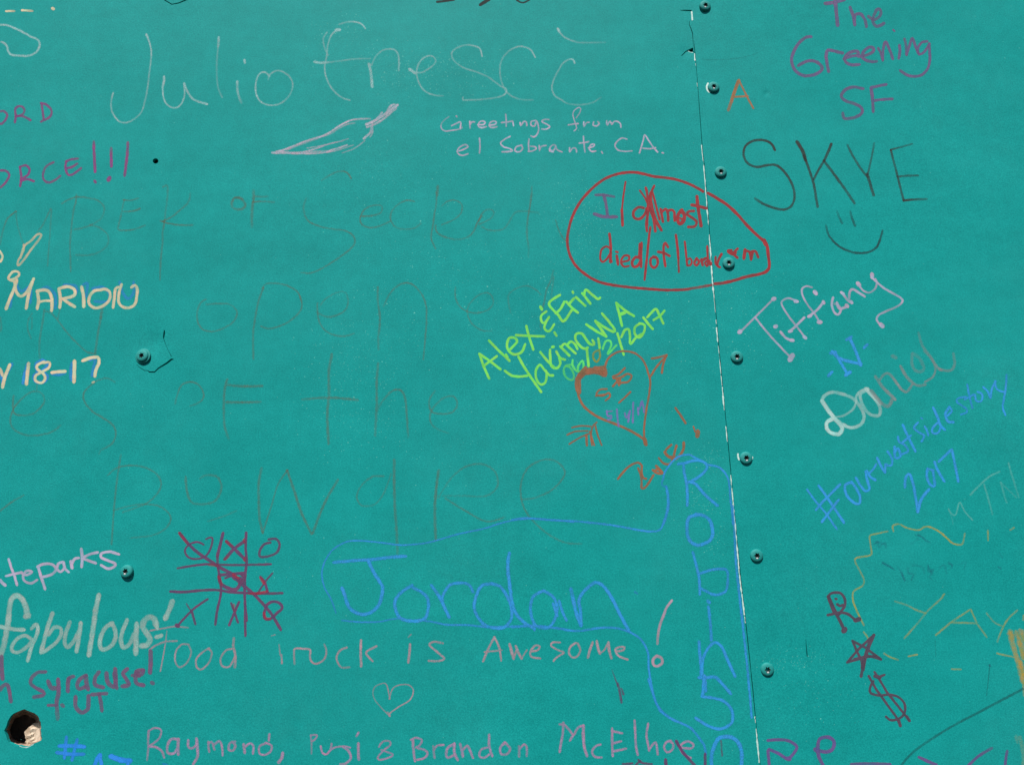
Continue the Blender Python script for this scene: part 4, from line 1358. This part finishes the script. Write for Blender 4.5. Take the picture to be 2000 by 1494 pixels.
w6 890,445,1 885,465
w6 700,455,.9 730,430,.3
w6.4 635,630,1 660,700,.6
w7 780,610 820,640
w6 1040,640 1075,690
w6 1010,790 1100,770
w5 1075,980 1090,1030 1130,1035
w6 540,510,.6 620,520,.6
w5 780,900,.6 790,960,.4
w6 880,270,.7 885,290
w5 930,790,.8 1010,790
W writing;plummagenta;8;.7;dull magenta words Syracuse! + UT at the left edge under fabulous
F 0 1194 4.98
w9 15,440,.8 15,540,1 25,650,1.1
w8 0,760,.8 30,720,.8 70,710,1 90,770,1 105,870,1
w7.5 440,585,.9 370,590,.9 310,640,.9 300,700,.9 350,740,1 420,780,1 420,810,.9 330,830,.8
w9 470,680,1 500,740,.9 570,740,.8
w8.4 565,660,1 570,780,1 550,880,.9 555,950,.7 560,1040,.4
w8.6 665,650,.8 660,700,.9 660,770,1
w7 665,680,.9 680,640,.9 715,630,.9
w8 835,620,.9 775,660,1 750,710,1 770,750,.9 830,730,1
w9 835,630,.9 840,690 855,750,1
w8.6 960,590,.9 925,640,.9 925,710,1 1000,735,1
w9 1035,600,.8 1050,690,1 1110,730,1 1125,650,1 1120,560,1
w8 1110,600,1 1135,740,1
w8.4 1235,560,1 1195,600,1 1230,660,1 1255,710,1 1190,725,.9
w9 1390,570,1 1330,580,1 1350,620,1 
w7.6 1290,620,.8 1380,610,1 1390,570
w8 1320,590,.8 1325,690,1 1395,715,1
w9 1465,390,1 1465,480,1 1460,590,1
w8 1478,690,.9 1485,696,.9
w6 470,910,.9 550,908,.9
w8 605,910,.8 612,915,.7
w8.4 735,830,.9 735,920,.9 790,980,1 850,950,1 860,880,.9 860,820,.9
w7.6 895,805,.9 960,800,.9 1035,795,.9
w7.6 965,800,.9 980,880,.9 990,960,.9
W writing;brightblue;7.5;.9;bright blue hash sign and two strokes at the bottom edge beside the hole
w7 645,1220,.8 635,1320,1 625,1420,.9
w7 750,1245,.8 730,1320,1 700,1440,.9
w8.5 580,1305,.9 680,1305,1 815,1312,.9
w8 555,1370,.8 680,1385,1 810,1385,.8
w9 970,1395,1 940,1440,1 920,1494,.9
w8 970,1395,1 985,1494,.9
w12 1085,1410,1 1170,1440,1 1260,1450,.9
w8 1245,1450,.9 1240,1494,.9
w6 1590,1480,.4 1620,1490,.4
'''
def read_marks():
    groups = []; fx = fy = 0.0; k = 1.0; g = None
    for ln in DATA.strip().splitlines():
        ln = ln.strip()
        if not ln: continue
        if ln[:2] == 'F ':
            fx, fy, k = map(float, ln.split()[1:]); continue
        if ln[:2] == 'W ':
            nm, colr, wd, al, lab = ln[2:].split(';')
            g = dict(name=nm, col=colr, w=float(wd), a=float(al), label=lab, strokes=[]); groups.append(g); continue
        wd = g['w']; line = False; pts = []; last = 1.0
        for t in ln.split():
            if t == 'l': line = True
            elif t[0] == 'w': wd = float(t[1:])
            else:
                q = t.split(',')
                if len(q) > 2: last = float(q[2])
                # pressure given at one point holds until the next one given
                pts.append((fx + float(q[0]) / k, fy + float(q[1]) / k, last * g['a']))
        if pts: g['strokes'].append((pts, wd, line))
    return groups

def cluster(strokes):
    """strokes that touch each other make one letter (or one piece of a drawing)"""
    n = len(strokes); par = list(range(n))
    def find(a):
        while par[a] != a: a = par[a]
        return a
    boxes = [(min(p[0] for p in s[0]), max(p[0] for p in s[0]), min(p[1] for p in s[0]), max(p[1] for p in s[0])) for s in strokes]
    for i in range(n):
        for j in range(i + 1, n):
            a, b_ = boxes[i], boxes[j]; m = (strokes[i][1] + strokes[j][1]) / 2 + 2.5
            if a[0] - m > b_[1] or b_[0] - m > a[1] or a[2] - m > b_[3] or b_[2] - m > a[3] or find(i) == find(j): continue
            if any((p[0] - q[0]) ** 2 + (p[1] - q[1]) ** 2 < m * m for p in strokes[i][0] for q in strokes[j][0]): par[find(i)] = find(j)
    out = {}
    for i in range(n): out.setdefault(find(i), []).append(strokes[i])
    return list(out.values())
for g in read_marks():
    sides = {True: [], False: []}
    for pts, wd, line in g['strokes']:
        near = any(abs(p[0] - seam_x(p[1])) < 60 for p in pts) or (min(p[0] - seam_x(p[1]) for p in pts) < 0 < max(p[0] - seam_x(p[1]) for p in pts))
        dense = straight(pts) if line else smooth(pts)
        if near:
            for side in (True, False):
                for c in clip(dense, side): sides[side].append((c, wd))
        else: sides[pts[0][0] < seam_x(pts[0][1])].append((dense, wd))
    both = bool(sides[True]) and bool(sides[False])
    for side, st in sides.items():
        if not st: continue
        panel = left_panel if side else right_panel
        lab = g['label']
        if both: lab += (', the part left of the seam' if side else ', the part right of the seam')
        cl = cluster(st)
        if len(cl) == 1: holder = None
        else:
            holder = bpy.data.objects.new(g['name'], None); COL.objects.link(holder); holder.parent = panel
            holder.empty_display_size = .01; holder['label'] = lab
        for c in cl:
            mk = Mark()
            for P, wd in c: mk.ribbon(P, wd, 0.00003, True)
            o = mk.build(('letter' if g['name'] == 'writing' else 'stroke') if holder else g['name'], ink(g['col']), holder or panel)
            if not holder: o['label'] = lab

# bare primer where the paint has flaked off along the seam and round two screws
chips = Mark(); rchips = Mark()
def white(px, py): return 1.0
y = 98.0
CH = [(106, 118, 3.4), (125, 129, 1.3), (163, 174, 2.3), (284, 325, 2.2), (325, 346, 3.0), (346, 440, 2.6), (459, 520, 2.4), (520, 572, 3.2), (572, 610, 1.6),
      (625, 632, 2.0), (640, 668, 2.4), (676, 730, 2.0), (734, 752, 2.2), (756, 772, 1.8), (772, 800, 3.0), (833, 862, 2.4), (928, 944, 2.0),
      (944, 985, 2.6), (985, 1050, 3.8), (1052, 1110, 3.0), (1112, 1160, 3.4), (1160, 1200, 2.4), (1204, 1216, 1.4), (1399, 1403, 1.8), (1405, 1411, 1.6), (1423, 1438, 2.0), (1438, 1488, 3.2)]
for y0, y1, wd in CH:
    n = max(3, int((y1 - y0) / 3)); P = []; wd *= .58
    for i in range(n + 1):
        y = y0 + (y1 - y0) * i / n
        P.append((seam_x(y) - gap(y) / 2 - wd * .42 + .5 * noise.noise(Vector((y * .2, 0, 4))), y, 1.0))
    chips.ribbon(P, wd, 0.00002, True, 0.9)
chips.ribbon([(1350.9, 24.4, 1), (1351.2, 30, 1), (1351.9, 36, 1), (1352.2, 39.5, .8)], 2.6, 0.00002, True)
chips.ribbon(crop([(180, 372, 1.), (230, 402, 1.), (290, 412, 1.)], 1330, 70, 12.45), .7, 0.00002)
rim = crop([(440, 1165, 1.), (520, 1172, 1.), (600, 1205, 1.), (700, 1212, 1.), (790, 1180, 1.), (880, 1128, 1.), (1000, 1075, 1.), (1090, 1030, 1.), (1112, 960, .9)], 0, 1370, 13.58)
chips.ribbon(rim[1:6], 1.2, 0.00002, True, .9)
q = chips.build('bare_edge', CHIP, left_panel); q['kind'] = 'stuff'; q['label'] = 'white bare flakes where paint chipped off along the seam and hole rim'
rchips.ribbon(crop([(655, 1168, 1.), (628, 1225, 1.), (628, 1280, 1.), (652, 1335, 1.), (690, 1370, 1.)], 1330, 70, 12.45), 3.2, 0.00002)
rchips.ribbon([(1441.4, 886.5, 1), (1441.3, 891, 1), (1443.4, 897, 1)], 2.8, 0.00002)
rchips.ribbon([(1470.2, 892, 1), (1469.8, 896, 1)], 1.5, 0.00002)
q = rchips.build('bare_edge', CHIP, right_panel); q['kind'] = 'stuff'; q['label'] = 'white bare crescents round two of the seam screws'

# specks of chalk and tiny nicks, thick in a few places where hands have rubbed
def specks():
    v, f, ik, ed = [], [], [], []
    spots = [(665, 55, 28, 18, 45), (690, 100, 40, 22, 40), (780, 145, 40, 25, 60), (860, 130, 70, 26, 120), (930, 150, 60, 25, 60), (810, 330, 130, 50, 60),
             (870, 540, 90, 60, 110), (700, 680, 70, 60, 130), (690, 800, 60, 55, 120), (1130, 420, 36, 40, 130), (1150, 520, 50, 40, 90), (1330, 660, 45, 60, 50),
             (1385, 890, 14, 20, 40), (1370, 985, 25, 22, 60), (1395, 1060, 12, 20, 22), (1550, 1290, 40, 12, 60), (1580, 1360, 50, 40, 50), (1520, 620, 60, 50, 40),
             (1460, 600, 60, 40, 40), (1450, 690, 25, 18, 30), (970, 900, 140, 90, 60), (600, 1100, 150, 60, 25), (1050, 640, 60, 70, 60)]
    out = []
    for cx, cy, sx, sy, n in spots:
        for _ in range(n * 2): out.append((random.gauss(cx, sx), random.gauss(cy, sy)))
    for _ in range(420): out.append((random.uniform(-50, 2050), random.uniform(-50, 1550)))
    for px, py in out:
        if abs(px - seam_x(py)) < 5: continue
        r = random.uniform(.45, 1.0) if random.random() < .93 else random.uniform(1.0, 1.6)
        a0 = random.uniform(0, 6.28); el = random.uniform(.5, 1)
        s = len(v); n = 6
        al = random.uniform(.18, .62) * (1 if r < 1 else .9)
        for k in range(n):
            a = a0 + k * math.tau / n; rr = r * random.uniform(.7, 1.2)
            q = at(px + rr * math.cos(a), py + rr * el * math.sin(a)); q.y += dent(px, py) - .000012
            v.append(tuple(q)); ik.append(al); ed.append(1.0)
        f.append(tuple(range(s, s + n)))
    me = bpy.data.meshes.new('chalk_speck'); me.from_pydata(v, [], f)
    for nm, arr in (('ink', ik), ('edge', ed)): me.attributes.new(nm, 'FLOAT', 'POINT').data.foreach_set('value', arr)
    o = link('chalk_speck', me, ink('speck'), left_panel); o['kind'] = 'stuff'
    o['label'] = 'pale specks of chalk and tiny nicks scattered over the paint'
specks()

# ------------------------------------------------------------------ screws
def star(a, r, amp): return r * (1 + amp * math.cos(6 * a))
def lathe(rings, close_last=False, smooth_=True, name='part'):
    bm = bmesh.new(); N = 72; prev = None
    for ring in rings:
        cur = [bm.verts.new(ring(i * math.tau / N)) for i in range(N)]
        if prev:
            for i in range(N):
                j = (i + 1) % N; f = bm.faces.new((prev[i], prev[j], cur[j], cur[i])); f.smooth = smooth_
        prev = cur
    if close_last: bm.faces.new(prev)
    bmesh.ops.recalc_face_normals(bm, faces=bm.faces)
    me = bpy.data.meshes.new(name); bm.to_mesh(me); bm.free(); return me
def P3(a, r, h): return Vector((r * math.cos(a), -h, r * math.sin(a)))
RH, HH, RS = 0.0058, 0.0026, 0.00215
RC = (RH * RH + (HH - .0004) ** 2) / (2 * (HH - .0004))
def dome(t):                       # t = 0 at the rim .. 1 at the socket
    r = RH + (RS * 1.25 - RH) * t
    return r, .0006 + (HH - .0006) * math.sqrt(max(0.0, 1 - (r / RH) ** 2.9))
head_rings = [lambda a: P3(a, RH * 0.985, -0.0006), lambda a: P3(a, RH, 0.0002)]
for k in range(0, 11):
    def f(a, t=k / 10):
        r, h = dome(t)
        if t > .7:
            s = (t - .7) / .3; r = r * (1 - s) + star(a, RS, .22) * 1.02 * s
        return P3(a, r, h)
    head_rings.append(f)
HEAD = lathe(head_rings, name='screw_head')
SOCKET = lathe([lambda a: P3(a, star(a, RS, .22) * 1.02, dome(1)[1]), lambda a: P3(a, star(a, RS * .97, .22), dome(1)[1] - .00008),
                lambda a: P3(a, star(a, RS * .66, .22), dome(1)[1] - .0012)], smooth_=False, name='drive_socket')
FLOOR = lathe([lambda a: P3(a, star(a, RS * .66, .22), dome(1)[1] - .0012), lambda a: P3(a, star(a, RS * .5, .18), dome(1)[1] - .0021)], close_last=True, smooth_=False, name='socket_floor')
COLLAR = lathe([lambda a: P3(a, .0073, -.0007), lambda a: P3(a, .0073, .0000), lambda a: P3(a, .0069, .0003), lambda a: P3(a, .0052, .00035)], name='washer')
def glint():                        # bright patch put in for the sunlit spot on the socket's lower edge
    bm = bmesh.new(); rows = []
    for i in range(5):
        row = []
        for j in range(7):
            a = -math.pi / 2 + (j - 3) / 3 * .46 * (1 - .12 * abs(i - 2)); r = RS * (.70 + .155 * i)
            rr, hh = dome(0)[0], .0006 + (HH - .0006) * math.sqrt(max(0, 1 - (r / RH) ** 2.9))
            if i == 0: hh -= .0006
            edge = max(abs(j - 3) / 3, abs(i - 2) / 2)
            row.append(bm.verts.new(P3(a, r, hh + .00009 * (1 - edge ** 4))))
        rows.append(row)
    for i in range(4):
        for j in range(6):
            if (i in (0, 3)) and j in (0, 5): continue
            f = bm.faces.new((rows[i][j], rows[i][j + 1], rows[i + 1][j + 1], rows[i + 1][j])); f.smooth = True
    bmesh.ops.recalc_face_normals(bm, faces=bm.faces)
    me = bpy.data.meshes.new('socket_glint'); bm.to_mesh(me); bm.free(); return me
GLINT = glint()
def make_screw():
    e = bpy.data.objects.new('button_head_screw', None); COL.objects.link(e); e.empty_display_size = .01
    h = link('screw_head', HEAD, SCREWPAINT, e)
    s = link('drive_socket', SOCKET, SOCKETSHADE, h); link('socket_floor', FLOOR, SOCKETSHADE, h); link('socket_glint', GLINT, GLINTWHITE, h)
    return e
def copy_tree(o, parent=None):
    c = o.copy(); COL.objects.link(c); c.parent = parent
    for ch in [x for x in proto_children[o.name]]: copy_tree(ch, c)
    return c
proto = make_screw()
proto_children = {}
def register(o):
    proto_children[o.name] = [x for x in list(COL.objects) if x.parent == o]
    for x in proto_children[o.name]: register(x)
register(proto)
# x, y of the head on the photograph, tilt about x and z (degrees), spin, lift in metres, label
SCREWS = [
 (1376.4, 14.0, 3, 7, 12, .0006, 'teal button head screw at the top edge, topmost of the seam column'),
 (1393.3, 171.6, 0, 0, 4, .0001, 'teal seam screw with a white bare crescent on its left, beside the orange A'),
 (1407.2, 337, 1, 0, 0, .0001, 'teal seam screw just left of the large charcoal S, above the red oval'),
 (1422.6, 514.6, -1, 0, 2, .0001, 'teal seam screw inside the red oval, at the end of boredom'),
 (1438.7, 697.4, 0, -2, 7, .0000, 'teal seam screw below left of the dotted pink name'),
 (1456.9, 894.6, 0, 0, -3, -.0002, 'teal seam screw flanked by tiny white flakes, level with the hashtag'),
 (1477.6, 1085, 0, 1, 5, -.0003, 'teal seam screw second from the bottom, right of the stacked blue letters'),
 (1498.6, 1307.0, 0, 0, 0, -.0005, 'teal lowest seam screw, left of the maroon star and dollar sign'),
 (279.4, 695.8, -3, -7, 15, .0008, 'teal screw on a raised washer in the cracked patch at left'),
 (248.6, 1115.6, -3, -8, 8, .0007, 'teal screw right of the pale word ateparks at the left'),
]
for i, (x, y, tx, tz, sp, lift, lab) in enumerate(SCREWS):
    o = proto if i == 0 else copy_tree(proto)
    p = at(x, y); o.location = (p.x, dent(x, y) - lift, p.z)
    o.rotation_euler = (R(tx), R(sp), R(tz))
    if i == 8:
        for ch in list(COL.objects):
            if ch.name.startswith('socket_glint') and ch.parent and ch.parent.parent == o: bpy.data.objects.remove(ch)
    tag(o, lab, 'screw', 'teal button head screws fixing the wall sheets')
    if i == 8: link('washer', COLLAR, SCREWPAINT, o)
